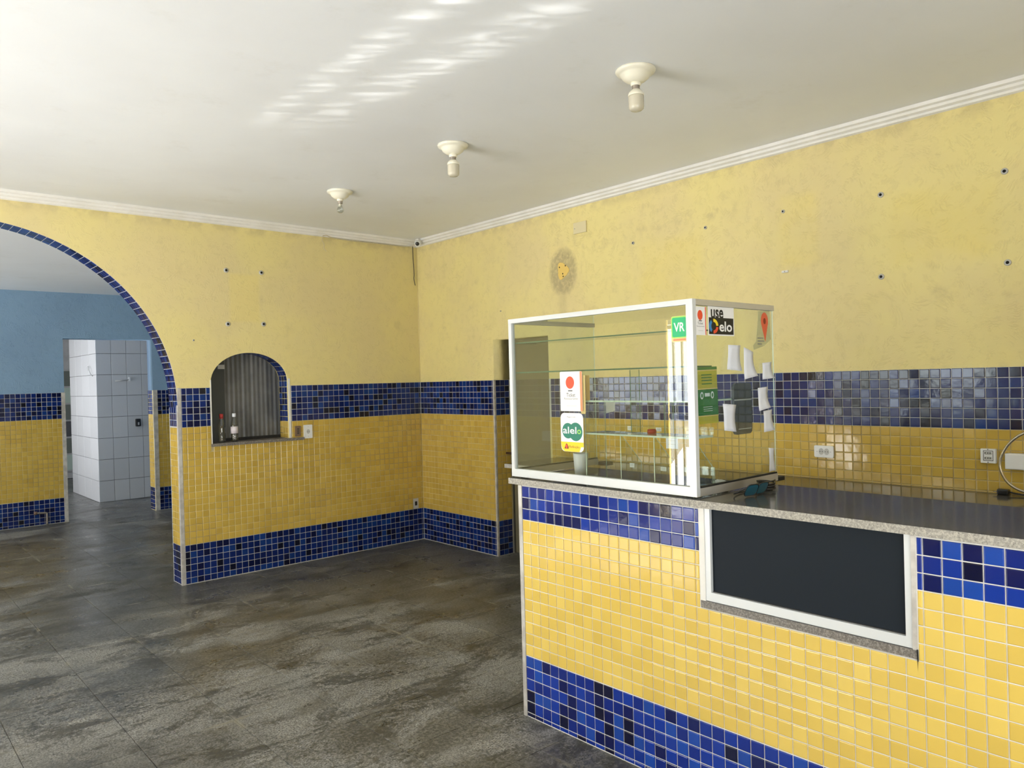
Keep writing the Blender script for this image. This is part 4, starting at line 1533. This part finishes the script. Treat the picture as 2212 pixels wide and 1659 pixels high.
# fittings on the arch wall
FLO = FL @ Matrix.Translation((0, 0, .0048))
t = thing('wall_switch', 'small brown switch plate on the yellow tiles beside the hatch', 'switch', (1.318, 0, 1.15))
place(prism('plate', rrect(-1.344, -1.292, 1.112, 1.203, .004), FLO, 0, .009, 'plastic_brown'), t)
for z in (1.14, 1.158, 1.176):
    place(prism('rocker', rrect(-1.326, -1.308, z - .006, z + .006), FLO, .009, .0115, 'wire_dark'), t)
t = thing('wall_outlet', 'white single wall outlet beside the brown switch plate', 'outlet', (1.22, 0, 1.15), 'wall outlets')
place(prism('plate', rrect(-1.262, -1.182, 1.088, 1.207, .006), FLO, 0, .010, 'plastic_white'), t)
socket_faces(t, FLO, -1.222, 1.148, .02)
for z in (1.105, 1.19):
    place(prism('screw', ell(-1.222, z, .003, .003, 8), FLO, .010, .0115, 'plastic_grey'), t)
t = thing('low_outlet', 'open grey outlet box low on the yellow tiles near the corner', 'outlet', (.095, 0, .365))
place(prism('box', rrect(-.124, -.066, .315, .412), FLO, 0, .006, 'plastic_grey'), t)
place(prism('opening', rrect(-.108, -.082, .345, .385), FLO, .006, .0066, 'hole_black'), t)

# security camera in the corner with its cables
t = thing('security_camera', 'small white security camera in the corner under the ceiling', 'camera', (.07, .07, 2.93))
place(box('mount', (.030, .105, 2.90), (.085, .150, 2.952), 'trim_white', bevel=.006), t)
place(lathe('camera_body', [(.024, 0), (.028, .004), (.028, .055), (.024, .06)], 'plastic_white', None, (.072, .125, 2.918), 20, axis=(.55, .68, -.35)), t)
place(lathe('lens', [(.020, 0), (.016, .004), (.001, .006)], 'plastic_black', None, Vector((.072, .125, 2.918)) + Vector((.55, .68, -.35)).normalized() * .0595, 18, axis=(.55, .68, -.35)), t)
c1 = tube('hanging_cable', [(.055, .012, 2.91), (.052, .010, 2.80), (.048, .012, 2.68), (.045, .010, 2.62), (.050, .012, 2.58), (.040, .012, 2.53), (.036, .012, 2.515)], .0038, 'wire_dark')
tag(c1, 'dark cable hanging from the security camera down the corner', 'cable')
c2 = tube('cornice_cable', [(1.03, .014, 2.900), (.99, .018, 2.905), (.93, .016, 2.890), (.7, .012, 2.884), (.4, .012, 2.886), (.15, .012, 2.888), (.06, .03, 2.90)], .004, 'wire_cream')
tag(c2, 'pale cable running under the cornice to the security camera', 'cable')
c3 = tube('loose_wire', [(1.025, .010, 2.90), (1.035, .012, 2.86), (1.015, .012, 2.82), (1.02, .012, 2.79), (.995, .012, 2.762)], .0028, 'wire_cream')
tag(c3, 'short loose wire hanging at the start of the cornice cable', 'wire')

# ------------------------------------------------------------------ bottles on the hatch sill
zs = NZ0 + .0022


def bottle(x, label, capmat, lab):
    t = thing('bottle', label, 'bottle', (x, -.075, zs), 'bottles on the hatch sill')
    p = (x, -.075, zs)
    place(lathe('bottle_body', [(.026, 0), (.030, .006), (.030, .03), (.027, .045), (.030, .06), (.030, .13), (.027, .15), (.017, .185), (.012, .20), (.012, .21)], 'glass_bottle', None, p, 20), t)
    place(lathe('cap', [(.0135, .206), (.0155, .210), (.0155, .232), (.013, .236)], capmat, None, p, 16), t)
    if lab:
        place(lathe('label', [(.0305, .068), (.0305, .125)], 'label_white', None, p, 20), t)
    else:
        place(lathe('neck_ring', [(.0135, .196), (.017, .200), (.0135, .204)], capmat, None, p, 16), t)


bottle(1.952, 'clear plastic bottle with red cap on the hatch sill', 'cap_red', False)
bottle(1.846, 'clear plastic bottle with white label and pale cap on the hatch sill', 'cap_white', True)
